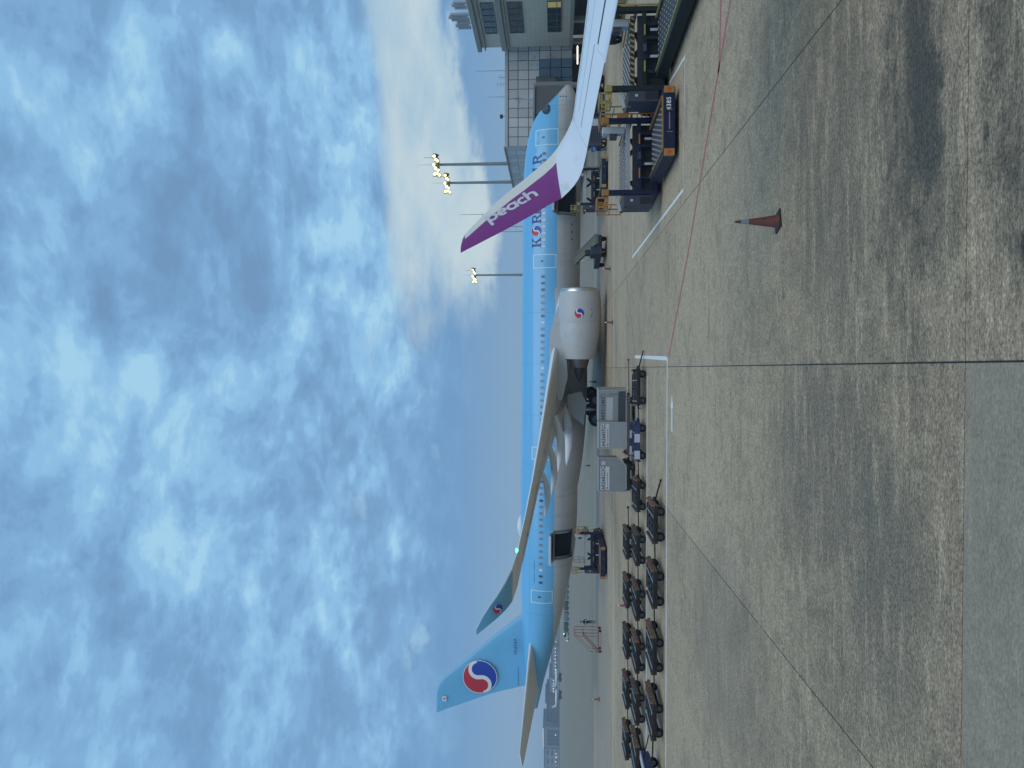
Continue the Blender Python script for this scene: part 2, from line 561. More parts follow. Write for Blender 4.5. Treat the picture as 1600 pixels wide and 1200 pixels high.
stripe("painted_line", [(1.10, 32.4), (-45, 33.6)], 0.20, PW, "long white painted line in front of the nearest row of dollies")
stripe("painted_line", [(0.4, 39.4), (-45, 40.4)], 0.26, PW, "thin white painted line between the two nearer rows of dollies")
stripe("painted_line", [(1.62, 45.5), (1.08, 32.5)], 0.17, PW, "short white painted line ahead of the first dolly")
stripe("painted_line", [(1.12, 32.0), (4.6, 27.4), (9.14, 22.2), (11.4, 21.9)], 0.17, PR, "dull red painted line running diagonally to the right")
stripe("painted_line", [(9.0, 22.35), (10.9, 20.1)], 0.15, PR, "dull red painted line branching off near the right edge")
stripe("painted_line", [(1.75, 45.4), (8.5, 52.3), (13.0, 56.0)], 0.14, PR, "faint red painted line under the engine side of the jet")
stripe("painted_line", [(7.75, 47.0), (7.16, 28.4), (11.9, 28.0), (13.3, 38.0)], 0.13, PW, "white painted box outline around the blue container loader")
stripe("painted_line", [(7.8, 46.9), (11.0, 46.6)], 0.10, PW, "thin white painted line closing the loader box at the back")
stripe("painted_line", [(20, 61.5), (-60, 63.5)], 0.22, PW, "faint white painted line under the near wing of the jet")
aw = MB()
aw.add([(-1.95, 30.95, 0), (-0.95, 30.95, 0), (-0.98, 30.70, 0), (-0.42, 31.10, 0), (-0.98, 31.50, 0), (-0.95, 31.25, 0), (-1.95, 31.25, 0)], [(0, 1, 5, 6), (1, 2, 3, 4, 5)])
tag(aw.build("painted_arrow", PW, None, loc=(0, 0, 0.006)), "slim white arrow painted on the apron pointing right", None, None, "structure")

# ------------------------------------------------------------------ wide-body jet in pale blue
BLUE_SHADED_C, GREY_C = (0.145, 0.44, 0.68), (0.33, 0.345, 0.34)


def fuselage_mat():
    ma = bpy.data.materials.new("fuselage_paint")
    ma.use_nodes = True
    t = NT(ma.node_tree)
    b = ma.node_tree.nodes['Principled BSDF']
    oc = t.n('ShaderNodeTexCoord').outputs['Object']
    x, y, z = t.sep(oc)
    nz = t.noise(t.mapv(oc, scale=(0.25, 1, 1)), 1.2, 6, 0.6)
    st = t.noise(t.mapv(oc, scale=(3.0, 0.3, 0.25)), 1.0, 6, 0.7)
    blue = t.mix(nz, (0.135, 0.430, 0.70), (0.155, 0.480, 0.765))
    blue = t.mix(t.math('MULTIPLY', t.smooth(st, 0.48, 0.75), 0.22), blue, (0.16, 0.42, 0.62))
    grey = t.mix(nz, (0.46, 0.475, 0.475), (0.54, 0.555, 0.555))
    grey = t.mix(t.math('MULTIPLY', t.smooth(st, 0.5, 0.72), 0.35), grey, (0.24, 0.24, 0.22))
    # faint frame and panel joints
    fr = t.math('ABSOLUTE', t.math('SUBTRACT', t.math('FRACT', t.math('DIVIDE', x, 5.3)), 0.5))
    ln = t.smooth(fr, 0.007, 0.003)
    lz = t.smooth(t.math('ABSOLUTE', t.math('SUBTRACT', z, -1.45)), 0.03, 0.012)
    for zz in (0.18, 1.95, 2.6):
        lz = t.math('MAXIMUM', lz, t.math('MULTIPLY', t.smooth(t.math('ABSOLUTE', t.math('SUBTRACT', z, zz)), 0.035, 0.015), 0.7))
    paint = t.mix(t.smooth(z, -0.615, -0.595), grey, blue)
    paint = t.mix(t.math('MULTIPLY', t.math('MAXIMUM', ln, lz), 0.30), paint, (0.10, 0.16, 0.20))
    t.l(paint, b.inputs['Base Color'])
    bn = t.n('ShaderNodeBump'); bn.invert = True
    bn.inputs['Strength'].default_value = 0.5; bn.inputs['Distance'].default_value = 0.02
    t.l(t.math('MAXIMUM', ln, lz), bn.inputs['Height'])
    t.l(bn.outputs[0], b.inputs['Normal'])
    b.inputs['Roughness'].default_value = 0.32
    b.inputs['Coat Weight'].default_value = 0.35
    b.inputs['Coat Roughness'].default_value = 0.12
    return ma


FUS = fuselage_mat()
BLUE = mat("jet_blue_shaded", BLUE_SHADED_C, 0.32, var=0.06, scale=0.8, coat=0.3)  # fuselage blue again, dulled so the fin's different light sits in the colour
JGREY = mat("jet_grey", (0.52, 0.535, 0.54), 0.42, var=0.08, scale=0.7, dirt=(0.40, 0.40, 0.385), dirt_amt=0.1, coat=0.1)
WINGG = mat("wing_grey", (0.64, 0.655, 0.66), 0.42, var=0.10, scale=0.5, dirt=(0.40, 0.40, 0.385), dirt_amt=0.15)
NACG = mat("nacelle_grey", (0.44, 0.455, 0.45), 0.45, var=0.06, scale=0.8, dirt=(0.36, 0.36, 0.345), dirt_amt=0.12, coat=0.05)
LIP = mat("polished_lip", (0.62, 0.61, 0.58), 0.32, 1.0, var=0.05)
DARKM = mat("dark_metal", (0.045, 0.048, 0.055), 0.45, 0.6, var=0.2)
HOLE = mat("dark_hold", (0.035, 0.04, 0.048), 0.8, var=0.2)
TYRE = mat("tyre_rubber", (0.014, 0.014, 0.015), 0.8, var=0.3, scale=9, spec=0.2)
WHITE = mat("white_paint", (0.74, 0.75, 0.74), 0.38, var=0.05, scale=2, coat=0.15)
STRIPW = mat("pale_outline", (0.50, 0.72, 0.83), 0.45, var=0.05)
LETB = mat("letter_blue", (0.012, 0.045, 0.22), 0.4, var=0.1)
RED = mat("emblem_red", (0.50, 0.025, 0.045), 0.4, var=0.06)
EBLUE = mat("emblem_blue", (0.012, 0.05, 0.36), 0.4, var=0.06)
EWHITE = mat("emblem_white", (0.74, 0.74, 0.72), 0.4, var=0.04)
GLASS = mat("cockpit_glass", (0.03, 0.035, 0.04), 0.06, var=0.1, spec=0.8)
STEEL = mat("bare_steel", (0.42, 0.43, 0.43), 0.38, 0.7, var=0.15)

PROF = [(0, -1.58, -1.62, 0.02), (0.12, -1.30, -1.86, 0.36), (0.35, -1.07, -2.06, 0.62), (0.86, -0.62, -2.33, 0.98), (2.05, 0.55, -2.70, 1.60), (3.1, 1.55, -2.86, 2.00),
        (4.25, 2.13, -2.95, 2.35), (5.75, 2.56, -3.01, 2.65), (7.95, 2.85, -3.05, 2.87), (9.9, 2.96, -3.05, 2.95), (14, 3.05, -3.05, 2.98),
        (20, 3.05, -3.05, 2.98), (32, 3.05, -3.05, 2.98), (42, 3.05, -3.05, 2.98), (45, 3.05, -3.03, 2.97), (48, 3.05, -2.90, 2.93), (52.3, 3.0, -2.30, 2.72), (57.3, 2.82, -1.25, 2.15), (61.3, 2.5, -0.25, 1.5),
        (63.4, 2.25, 0.30, 1.12), (66.0, 1.85, 0.88, 0.55), (66.8, 1.62, 1.05, 0.30)]


def prof(xp):
    xp = max(0.0, min(66.8, xp))
    for i in range(len(PROF) - 1):
        if xp <= PROF[i + 1][0]:
            break
    a, b = PROF[i], PROF[i + 1]
    pa, nb = PROF[max(i - 1, 0)], PROF[min(i + 2, len(PROF) - 1)]
    h = b[0] - a[0]
    t = (xp - a[0]) / h
    out = []
    for k in (1, 2, 3):
        d0, d1, d2 = [((q[k] - p[k]) / (q[0] - p[0]) if q[0] > p[0] else None) for p, q in ((pa, a), (a, b), (b, nb))]
        m0 = d1 if d0 is None else (0 if d0 * d1 <= 0 else 2 * d0 * d1 / (d0 + d1))
        m1 = d1 if d2 is None else (0 if d2 * d1 <= 0 else 2 * d2 * d1 / (d2 + d1))
        out.append((2 * t**3 - 3 * t**2 + 1) * a[k] + (t**3 - 2 * t**2 + t) * h * m0 + (-2 * t**3 + 3 * t**2) * b[k] + (t**3 - t**2) * h * m1)
    return out


NOSE = 31.8


def side(lx, z, off=0.012):
    """point on the starboard skin"""
    top, bot, w = prof(NOSE - lx)
    zm, hh = (top + bot) / 2, (top - bot) / 2
    q = max(0.0, 1 - ((z - zm) / hh) ** 2)
    return (lx, -(w * math.sqrt(q) + off), z)


jet = thing("passenger_jet", (-0.45, 81.5, 5.28), "pale blue and grey wide-body passenger jet parked across the apron", "airplane")
jet.rotation_euler = (0, R(0.55), R(-3.0))

# fuselage with the two cargo openings left open
NR = 72
XS = sorted(set([0, 0.05, 0.12, 0.22, 0.35, 0.55] + [round(0.9 + 0.41 * k, 3) for k in range(0, 161)] + [66.8]))
XS = [x for x in XS if x <= 66.8]
HOLES = [(-17.6, -14.9), (18.1, 20.9)]
rings = []
for xp in XS:
    top, bot, w = prof(xp)
    zm, hh = (top + bot) / 2, (top - bot) / 2
    rings.append([(NOSE - xp, w * math.cos(2 * math.pi * k / NR), zm + hh * math.sin(2 * math.pi * k / NR)) for k in range(NR)])


def in_hole(i, k):
    lx = NOSE - (XS[i] + XS[min(i + 1, len(XS) - 1)]) / 2
    t = 2 * math.pi * (k + 0.5) / NR
    if math.cos(t) > 0:
        return False
    z = 3.05 * math.sin(t)
    return -2.45 < z < -0.62 and any(a < lx < b for a, b in HOLES)


MB().loft(rings, True, True, skip=in_hole).build("fuselage", FUS, jet, smooth=True, angle=60)

for hx0, hx1 in HOLES:
    y0, y1, z0, z1 = -2.93, -0.6, -2.42, -0.66
    hb = MB()
    hb.add([(hx0, y0 + .9, z0), (hx1, y0 + .9, z0), (hx1, y1, z0), (hx0, y1, z0), (hx0, y0, z1), (hx1, y0, z1), (hx1, y1, z1), (hx0, y1, z1)],
           [(0, 1, 2, 3), (4, 7, 6, 5), (3, 2, 6, 7), (0, 3, 7, 4), (1, 5, 6, 2)])
    tag(hb.build("cargo_hold", HOLE, jet), "dark open cargo hold")
    fr = MB()
    for (xa, xb, za, zb) in ((hx0 - .22, hx0 - .02, z0 - .1, z1 + .12), (hx1 + .02, hx1 + .22, z0 - .1, z1 + .12), (hx0 - .02, hx1 + .02, z1 + .02, z1 + .14), (hx0 - .02, hx1 + .02, z0 - .12, z0 - .0)):
        nz_ = 6
        vs, fs = [], []
        for q in range(nz_ + 1):
            zz = za + (zb - za) * q / nz_
            vs += [side(xa, zz, .035), side(xb, zz, .035)]
        for q in range(nz_):
            fs.append((2 * q, 2 * q + 1, 2 * q + 3, 2 * q + 2))
        fr.add(vs, fs)
    fr.build("hatch_frame", mat("hatch_frame", (0.20, 0.19, 0.17), 0.5), jet)
    # the upward-opening door, seen nearly edge on
    dp = MB()
    n = 8
    outer, inner = [], []
    for q in range(n + 1):
        s = q / n
        yy = -3.02 - 2.15 * s
        zz = -0.42 + 0.30 * s - 0.22 * math.sin(math.pi * s) * -1
        outer.append((yy, zz)); inner.append((yy, zz - 0.16))
    ringa = [(hx0 - .15, y, z) for y, z in outer] + [(hx0 - .15, y, z) for y, z in reversed(inner)]
    ringb = [(hx1 + .15, y, z) for y, z in outer] + [(hx1 + .15, y, z) for y, z in reversed(inner)]
    dp.loft([ringa, ringb])
    cd = dp.build("cargo_door", JGREY, jet)
    tag(cd, "cargo door swung up above its opening")
    MB().box(((hx0 + hx1) / 2, -3.9, -0.48), (hx1 - hx0 - .1, 1.5, 0.05)).build("door_liner", HOLE, cd)
    MB().cyl((hx0, -2.95, -0.75), (hx0, -4.5, -0.30), 0.04).build("door_strut", STEEL, cd)

# belly fairing
br_ = []
for k in range(25):
    s = k / 24
    lx = 12.5 - 24.5 * s
    g = math.sin(math.pi * min(1, max(0, s))) ** 0.55
    ring = []
    for q in range(33):
        a = math.pi + math.pi * q / 32
        w, h = 2.45 + 1.05 * g, 2.2 + 1.15 * g
        ring.append((lx, w * math.cos(a), -0.2 - (0.4 * g) + h * math.sin(a) * (1.0)))
    br_.append(ring)
MB().loft(br_, True, True).build("belly_fairing", JGREY, jet, smooth=True)

# windows
wm = MB()
zW = 0.79
pts = []
for k in range(14):
    a = 2 * math.pi * k / 14
    c, s = math.cos(a), math.sin(a)
    pts.append((math.copysign(abs(c) ** 0.7, c) * 0.135, math.copysign(abs(s) ** 0.7, s) * 0.205))
wm.prism(pts, lambda u, v, d: (u, 0.28 * v - d, v), -0.02, 0.012)
W_DARK = mat("window_dark", (0.06, 0.075, 0.09), 0.12, var=0.3)
W_MID = mat("window_shade", (0.20, 0.22, 0.23), 0.2, var=0.2)
W_PALE = mat("window_pale", (0.62, 0.64, 0.62), 0.4, var=0.15)  # even pale colour, mainly for one forward run of panes
wm.m = [0] * len(wm.f)
wm.prism([(u * 1.32, v * 1.25) for u, v in pts], lambda u, v, d: (u, 0.28 * v - d, v), -0.02, 0.006, mi=1)
WFR = mat("window_surround", (0.20, 0.40, 0.58), 0.4)
WMESH = [wm.mesh("window", [q, WFR]) for q in (W_DARK, W_MID, W_PALE)]


def px2lx(ypx):
    return (1200 - ypx - 600) / 14.62 + 0.45


for a, b in ((255, 396), (437, 692), (717, 906)):
    q = a
    while q < b:
        lx = px2lx(q)
        s = side(lx, zW, 0.0)
        k = 2 if (340 < q < 396) else (0 if q < 460 or q > 884 or random.random() < .12 else (2 if random.random() < 0.05 else 1))
        o = bpy.data.objects.new("window", WMESH[k])
        COL.objects.link(o); o.parent = jet
        o.location = s
        if k == 2:
            o["label"] = "pale cabin window"
        q += 9.78

# doors
for (ya, yb, za, zb) in ((219, 241, -0.55, 1.62), (405, 423, -0.45, 1.75), (695, 712, -0.45, 1.75), (917, 935, -0.40, 1.72)):
    x1, x0 = px2lx(ya), px2lx(yb)
    def strip(mb, xa, xb, z0, z1, off, n=8):
        vs, fs = [], []
        for q in range(n + 1):
            zz = z0 + (z1 - z0) * q / n
            vs += [side(xa, zz, off), side(xb, zz, off)]
        mb.add(vs, [(2 * q, 2 * q + 1, 2 * q + 3, 2 * q + 2) for q in range(n)])
    d = MB(); strip(d, x0, x1, za, zb, 0.02, 10)
    do = d.build("door", BLUE, jet, smooth=True)
    ol = MB()
    w = 0.105
    for q in ((x0 - w, x0, za - w, zb + w), (x1, x1 + w, za - w, zb + w), (x0, x1, za - w, za), (x0, x1, zb, zb + w)):
        strip(ol, *q, 0.028)
    ol.build("door_outline", STRIPW, do)
    xc = (x0 + x1) / 2
    hw = MB(); strip(hw, xc - .09, xc + .09, 0.78, 1.05, 0.034, 3); hw.build("door_window", W_DARK, do)
    hh_ = MB(); strip(hh_, x0 + .12, x0 + .42, 0.18, 0.26, 0.036, 2); hh_.build("door_handle", STEEL, do)

# cockpit glazing, a single dark mask with its panes
cw = MB()
NG = 20
vs = []
for rr_ in (1.0, .62, .28):
    for k in range(NG):
        a_ = 2 * math.pi * k / NG
        vs.append(side(NOSE - 2.86 - .68 * rr_ * math.cos(a_) - .10 * rr_ * math.sin(a_), .68 + .40 * rr_ * math.sin(a_) - .12 * rr_ * math.cos(a_), .025))
cw.add(vs + [side(NOSE - 2.86, .68, .025)], [(j * NG + k, j * NG + (k + 1) % NG, (j + 1) * NG + (k + 1) % NG, (j + 1) * NG + k) for j in (0, 1) for k in range(NG)] + [(2 * NG + k, 2 * NG + (k + 1) % NG, 3 * NG) for k in range(NG)])
cwo = cw.build("cockpit_window", GLASS, jet, smooth=True)
rim_ = MB()
for k in range(NG):
    q = [vs[k], vs[(k + 1) % NG]]
    rim_.bar((q[0][0], q[0][1] - .01, q[0][2]), (q[1][0], q[1][1] - .01, q[1][2]), .05)
rim_.build("window_rim", DARKM, cwo)
for (a0, a1) in ((2.62, 2.68), (3.16, 3.22)):
    mm = MB()
    mm.add([side(NOSE - a0, .36, .04), side(NOSE - a1, .36, .04), side(NOSE - a1 + .03, .98, .04), side(NOSE - a0 + .03, .98, .04)], [(0, 1, 2, 3)])
    mm.build("window_post", DARKM, cwo)

# crew markings on the nose and small fittings
for a, b in ((1.62, -1.05), (1.66, -1.35), (1.60, -0.78)):
    MB().cyl(side(NOSE - a, b, -.02), side(NOSE - a, b, .05), .07, n=8).build("probe", DARKM, jet)
for a, b in ((14.8, -2.05), (15.55, -2.05), (16.3, -2.05)):
    MB().cyl(side(NOSE - a, b, -.05), side(NOSE - a, b, .02), .11, n=10).build("vent", DARKM, jet)
text_part("597", 0.55, lambda u, v: side(NOSE - 5.6 + u, -2.20 + v, 0.02), LETB, jet, "nose_number")


# ---- serif lettering built letter by letter
def grid_quad(mb, q, fn, nu=3, nv=8):
    (ax, ay), (bx_, by), (cx, cy), (dx, dy) = q
    vs = []
    for j in range(nv + 1):
        t = j / nv
        for i in range(nu + 1):
            s = i / nu
            u = (1 - t) * ((1 - s) * ax + s * bx_) + t * ((1 - s) * dx + s * cx)
            v = (1 - t) * ((1 - s) * ay + s * by) + t * ((1 - s) * dy + s * cy)
            vs.append(fn(u, v))
    mb.add(vs, [(j * (nu + 1) + i, j * (nu + 1) + i + 1, (j + 1) * (nu + 1) + i + 1, (j + 1) * (nu + 1) + i) for j in range(nv) for i in range(nu)])


def rq(x0, x1, y0, y1):
    return [(x0, y0), (x1, y0), (x1, y1), (x0, y1)]


def serif_stem(x, w=.24, s=.09):
    return [rq(x, x + w, 0.1, .9), rq(x - s, x + w + s, 0, .1), rq(x - s, x + w + s, .9, 1)]


def arc_q(cx, cy, rx, ry, w, a0, a1, n=6):
    out = []
    for k in range(n):
        t0, t1 = R(a0 + (a1 - a0) * k / n), R(a0 + (a1 - a0) * (k + 1) / n)
        o0, o1 = (cx + rx * math.cos(t0), cy + ry * math.sin(t0)), (cx + rx * math.cos(t1), cy + ry * math.sin(t1))
        i0, i1 = (cx + (rx - w) * math.cos(t0), cy + (ry - w * .6) * math.sin(t0)), (cx + (rx - w) * math.cos(t1), cy + (ry - w * .6) * math.sin(t1))
        out.append([i0, o0, o1, i1])
    return out


GLY = {
    'K': serif_stem(.09) + [[(.33, .40), (.47, .40), (.86, .92), (.70, .92)], rq(.62, 1.0, .9, 1), [(.42, .56), (.56, .68), (1.0, .08), (.72, .08)], rq(.62, 1.08, 0, .1)],
    'R': serif_stem(.09) + [rq(.33, .58, .88, 1), rq(.33, .58, .44, .56)] + arc_q(.56, .72, .36, .28, .22, -90, 90) + [[(.46, .46), (.66, .46), (1.02, .08), (.76, .08)], rq(.70, 1.08, 0, .1)],
    'E': serif_stem(.09) + [rq(.33, .86, .88, 1), rq(.33, .86, 0, .12), rq(.33, .66, .45, .57), rq(.78, .86, .70, .88), rq(.78, .86, .12, .30)],
    'A': [[(.10, .06), (.24, .06), (.56, 1), (.42, 1)], [(.42, 1), (.60, 1), (.98, .06), (.70, .06)], rq(.30, .72, .28, .38), rq(0, .34, 0, .1), rq(.60, 1.08, 0, .1)],
    'N': [rq(.12, .24, .1, .9), rq(0, .34, 0, .1), rq(.84, .96, .1, .9), rq(.74, 1.06, .9, 1), [(.72, .0), (.96, .0), (.30, 1), (.04, 1)]],
    'I': serif_stem(.12),
}


def letters(seq, fn, ma, parent, h):
    for ch, u0 in seq:
        mb = MB()
        for q in GLY[ch]:
            grid_quad(mb, q, lambda u, v: fn(u0 + u * h, v * h))
        mb.build("letter", ma, parent)


def yinyang(u, v, wband=0.13):
    a = R(-12)
    u, v = u * math.cos(a) - v * math.sin(a), u * math.sin(a) + v * math.cos(a)
    r = math.hypot(u, v)
    dl, dr = math.hypot(u + .5, v), math.hypot(u - .5, v)
    dist = 9
    if v < 0 or u > 0:
        pass
    if v <= 0.0:
        dist = min(dist, abs(dl - .5))
    if v >= 0.0:
        dist = min(dist, abs(dr - .5))
    if dist < wband * (1.05 - 0.35 * r):
        return 0
    if dl < .5: return 1
    if dr < .5: return 2
    return 1 if v > 0 else 2


def emblem(fn, rad, parent, N=44, ring=0.0, name="emblem"):
    mb = MB()
    idx = {}
    def vert(i, j):
        if (i, j) not in idx:
            idx[(i, j)] = len(mb.v)
            mb.v.append(tuple(fn((i / N * 2 - 1) * rad, (j / N * 2 - 1) * rad)))
        return idx[(i, j)]
    for i in range(N):
        for j in range(N):
            u, v = ((i + .5) / N * 2 - 1), ((j + .5) / N * 2 - 1)
            r = math.hypot(u, v)
            if r > 1:
                continue
            mi = 0 if r > 1 - ring else yinyang(u / (1 - ring), v / (1 - ring))
            mb.f.append((vert(i, j), vert(i + 1, j), vert(i + 1, j + 1), vert(i, j + 1))); mb.m.append(mi)
    return mb.build(name, [EWHITE, RED, EBLUE], parent)


LH = 0.93
lx0 = px2lx(393)
tz0 = 1.06
fnL = lambda u, v: side(lx0 + u, tz0 + v, 0.014)
letters([('K', 0.0), ('R', 2.42), ('E', 3.35), ('A', 4.25), ('N', 5.25), ('A', 6.75), ('I', 7.70), ('R', 8.45)], fnL, LETB, jet, LH)
emblem(lambda u, v: side(lx0 + 1.68 + u, tz0 + .47 + v, 0.016), 0.50, jet, 36)
MB().add([side(px2lx(904) + 2.35 * k / 12 * 1.0, 1.44, 0.016) for k in range(13)] + [side(px2lx(904) + 2.35 * k / 12, 1.51, 0.016) for k in range(13)], [(k, k + 1, 14 + k, 13 + k) for k in range(12) if k != 5]).build("fine_print", mat("fine_print", (0.045, 0.25, 0.52), 0.5), jet)


# ---- lifting surfaces
def wing_loft(stations, nc=14, flip=1, mfun=None, cap0=True):
    """stations: (LE, TE, thickness ratio); returns an MB"""
    rings = []
    n = len(stations)
    for i, (le, te, th) in enumerate(stations):
        le, te = Vector(le), Vector(te)
        a = Vector(stations[max(i - 1, 0)][0]) + Vector(stations[max(i - 1, 0)][1])
        b = Vector(stations[min(i + 1, n - 1)][0]) + Vector(stations[min(i + 1, n - 1)][1])
        span = (b - a).normalized()
        ch = te - le
        nrm = ch.cross(span).normalized() * flip
        c = ch.length
        up, dn = [], []
        for k in range(nc + 1):
            s = 0.5 * (1 - math.cos(math.pi * k / nc))
            t = 5 * th * c * (0.2969 * math.sqrt(s) - 0.1260 * s - 0.3516 * s**2 + 0.2843 * s**3 - 0.1015 * s**4)
            cam_ = 0.02 * c * 4 * s * (1 - s)
            up.append(le + ch * s + nrm * (t + cam_)); dn.append(le + ch * s + nrm * (-t + cam_))
        rings.append(up + dn[-2:0:-1])
    mb = MB()
    mb.loft(rings, cap0, True, mfun=mfun)
    return mb


def jet_stations(sgn):
    raw = [(2.4, 21.2, -1.40, 35.4, -1.80, .13), (7, 24.7, -.90, 35.6, -1.15, .11), (11, 27.5, -.45, 35.8, -.40, .095), (15.5, 30.8, 0.05, 37.2, .20, .085), (20, 34.1, .55, 38.7, .72, .08), (24, 37.1, 1.05, 40.7, 1.2, .08),
           (27, 39.4, 1.5, 42.4, 1.6, .08), (29.5, 41.4, 1.95, 43.9, 1.94, .08), (30.5, 42.3, 2.28, 44.6, 2.24, .085), (31.2, 43.0, 2.68, 44.95, 2.64, .08), (31.7, 43.75, 3.18, 45.3, 3.14, .08), (32.0, 44.4, 3.68, 45.65, 3.64, .08), (32.2, 45.05, 4.1, 45.95, 4.06, .08), (32.35, 45.9, 4.5, 46.25, 4.47, .08)]
    return [((NOSE - a, sgn * d, z), (NOSE - b, sgn * d, z2), th) for d, a, z, b, z2, th in raw]


for sgn in (-1, 1):
    st = jet_stations(sgn)
    nc = 14
    def mf(i, k, nc=nc):
        s = min(k, 2 * nc - 1 - k)
        if i >= 8:
            return 1 if s > 1 else 2
        return 2 if s <= 1 else 0
    wing = wing_loft(st, nc, flip=-sgn, mfun=mf).build("wing", [WINGG, BLUE, WHITE], jet, smooth=True, angle=50)
    # flap track fairings
    for d, xf, L, r, z in ((7.6, 33.8, 6.0, .36, -1.45), (13.2, 34.2, 5.2, .29, -.60), (17.5, 36.0, 4.6, .25, -.04), (21.8, 37.5, 3.8, .21, .46)):
        rr = []
        for q in range(15):
            s = q / 14
            g = (max(0.0, math.sin(math.pi * s ** 0.8))) ** 0.65 + .01
            zz = z - 0.35 * math.sin(math.pi * s) - .25 * s
            rr.append([(NOSE - xf - L * (s - .15), sgn * (d + r * .75 * g * math.cos(2 * math.pi * k / 16)), zz + r * 1.15 * g * math.sin(2 * math.pi * k / 16)) for k in range(16)])
        MB().loft(rr).build("flap_fairing", WINGG, wing, smooth=True)
    # split lines of flaps and ailerons: thin proud trailing edge pieces
    for d0, d1, f in ((3.2, 10.5, .76), (11.3, 20.5, .74), (21.2, 27.5, .72)):
        def at_d(d, fr, dz):
            for i in range(len(st) - 1):
                da, db = abs(st[i][0][1]), abs(st[i + 1][0][1])
                if da <= d <= db:
                    t = (d - da) / (db - da)
                    le = Vector(st[i][0]).lerp(Vector(st[i + 1][0]), t); te = Vector(st[i][1]).lerp(Vector(st[i + 1][1]), t)
                    p = le.lerp(te, fr); c = (te - le).length
                    return (p.x, p.y, p.z + dz * c)
        fl = MB()
        n = 6
        up, lo = [], []
        for q in range(n + 1):
            d = d0 + (d1 - d0) * q / n
            up.append([at_d(d, f, .030), at_d(d, 1.015, -.004), at_d(d, 1.015, -.010), at_d(d, f, -.052)])
        fl.loft(up)
        fl.build("flap", WINGG, wing)
    if sgn < 0:
        MB().lathe([(-.16, 0.0), (-.12, .06), (0, .09), (.12, .06), (.16, 0)], (NOSE - 41.35, -29.45, 2.0), 'x', 12).build("navigation_light", emit("nav_green", (0.05, 1.0, 0.62), 9.0), wing, smooth=True)
        # emblem on the outer face of the curved tip
        def tipf(u, v):
            zz = 3.25 + v * .95
            i = next((i for i in range(8, 13) if st[i][0][2] <= zz <= st[i + 1][0][2]), 8)
            t = (zz - st[i][0][2]) / (st[i + 1][0][2] - st[i][0][2])
            le = Vector(st[i][0]).lerp(Vector(st[i + 1][0]), t); te = Vector(st[i][1]).lerp(Vector(st[i + 1][1]), t)
            c = (te - le).length
            return (NOSE - 44.62 + u, le.y - .085 * c - .06, zz - .15)
        emblem(tipf, 0.30, wing, 30)
    # engine
    ex, ey, ez = NOSE - 21.95, sgn * 10.5, -2.74
    en = MB()
    outer = [(-0.34, 1.84), (-.7, 1.90), (-1.2, 1.935), (-2.2, 1.955), (-3.2, 1.945), (-3.24, 1.93), (-3.28, 1.945), (-4.2, 1.86), (-5.4, 1.64), (-6.5, 1.40), (-6.5, 1.34), (-5.2, 1.45), (-4.6, 1.2)]
    en.lathe(outer, (ex, ey, ez), 'x', 48)
    eo = en.build("engine", NACG, jet, smooth=True)
    MB().lathe([(-.34, 1.84), (-.16, 1.815), (-.04, 1.755), (0.0, 1.67), (-.04, 1.58), (-.2, 1.53), (-.5, 1.50)], (ex, ey, ez), 'x', 48).build("inlet_lip", LIP, eo, smooth=True)
    MB().lathe([(-.5, 1.50), (-1.7, 1.52), (-1.75, 0.35), (-1.1, 0.0)], (ex, ey, ez), 'x', 32).build("fan", DARKM, eo, smooth=True)
    MB().lathe([(-5.0, 1.05), (-6.4, .98), (-7.3, .74), (-7.3, .62), (-7.0, .58)], (ex, ey, ez), 'x', 32).build("core_nozzle", mat("core_metal", (0.16, 0.15, 0.15), .4, .8), eo, smooth=True)
    MB().lathe([(-6.9, .56), (-7.6, .46), (-8.4, .2), (-8.7, .0)], (ex, ey, ez), 'x', 24).build("exhaust_cone", DARKM, eo, smooth=True)
    py = MB()
    rg = []
    for (a, zt, zb, hw) in ((-1.6, 1.97, 1.85, .03), (-2.6, 2.35, 1.8, .20), (-4.2, 2.75, 1.7, .30), (-6.2, 2.75, 1.2, .30), (-8.2, 2.3, 1.05, .26), (-10.3, 1.95, 1.55, .08)):
        rg.append([(ex + a, ey - hw, ez + zb), (ex + a, ey + hw, ez + zb), (ex + a, ey + hw, ez + zt), (ex + a, ey - hw, ez + zt)])
    py.loft(rg).build("pylon", NACG, eo, smooth=True, angle=25)
    if sgn < 0:
        emblem(lambda u, v: (ex - 2.35 + u, ey - math.sqrt(max(0, 1.957**2 - (0.10 + v) ** 2)) - .012, ez + .10 + v), 0.42, eo, 34)
        for a, b in ((-2.0, -1.0), (-2.35, -1.05), (-2.6, -1.0)):
            yy = math.sqrt(1.95**2 - b * b)
            MB().cyl((ex + a, ey - yy + .03, ez + b), (ex + a, ey - yy - .02, ez + b), .06, n=8).build("latch", DARKM, eo)

# tail
fin = wing_loft([((NOSE - 56.3, 0, 2.75), (NOSE - 64.3, 0, 2.2), .10), ((NOSE - 58.9, 0, 5.9), (NOSE - 65.3, 0, 5.9), .10), ((NOSE - 63.6, 0, 11.25), (NOSE - 67.35, 0, 11.25), .09), ((NOSE - 64.3, 0, 11.8), (NOSE - 67.6, 0, 11.8), .08), ((NOSE - 65.2, 0, 12.1), (NOSE - 67.75, 0, 12.15), .05)], 14).build("fin", BLUE, jet, smooth=True)


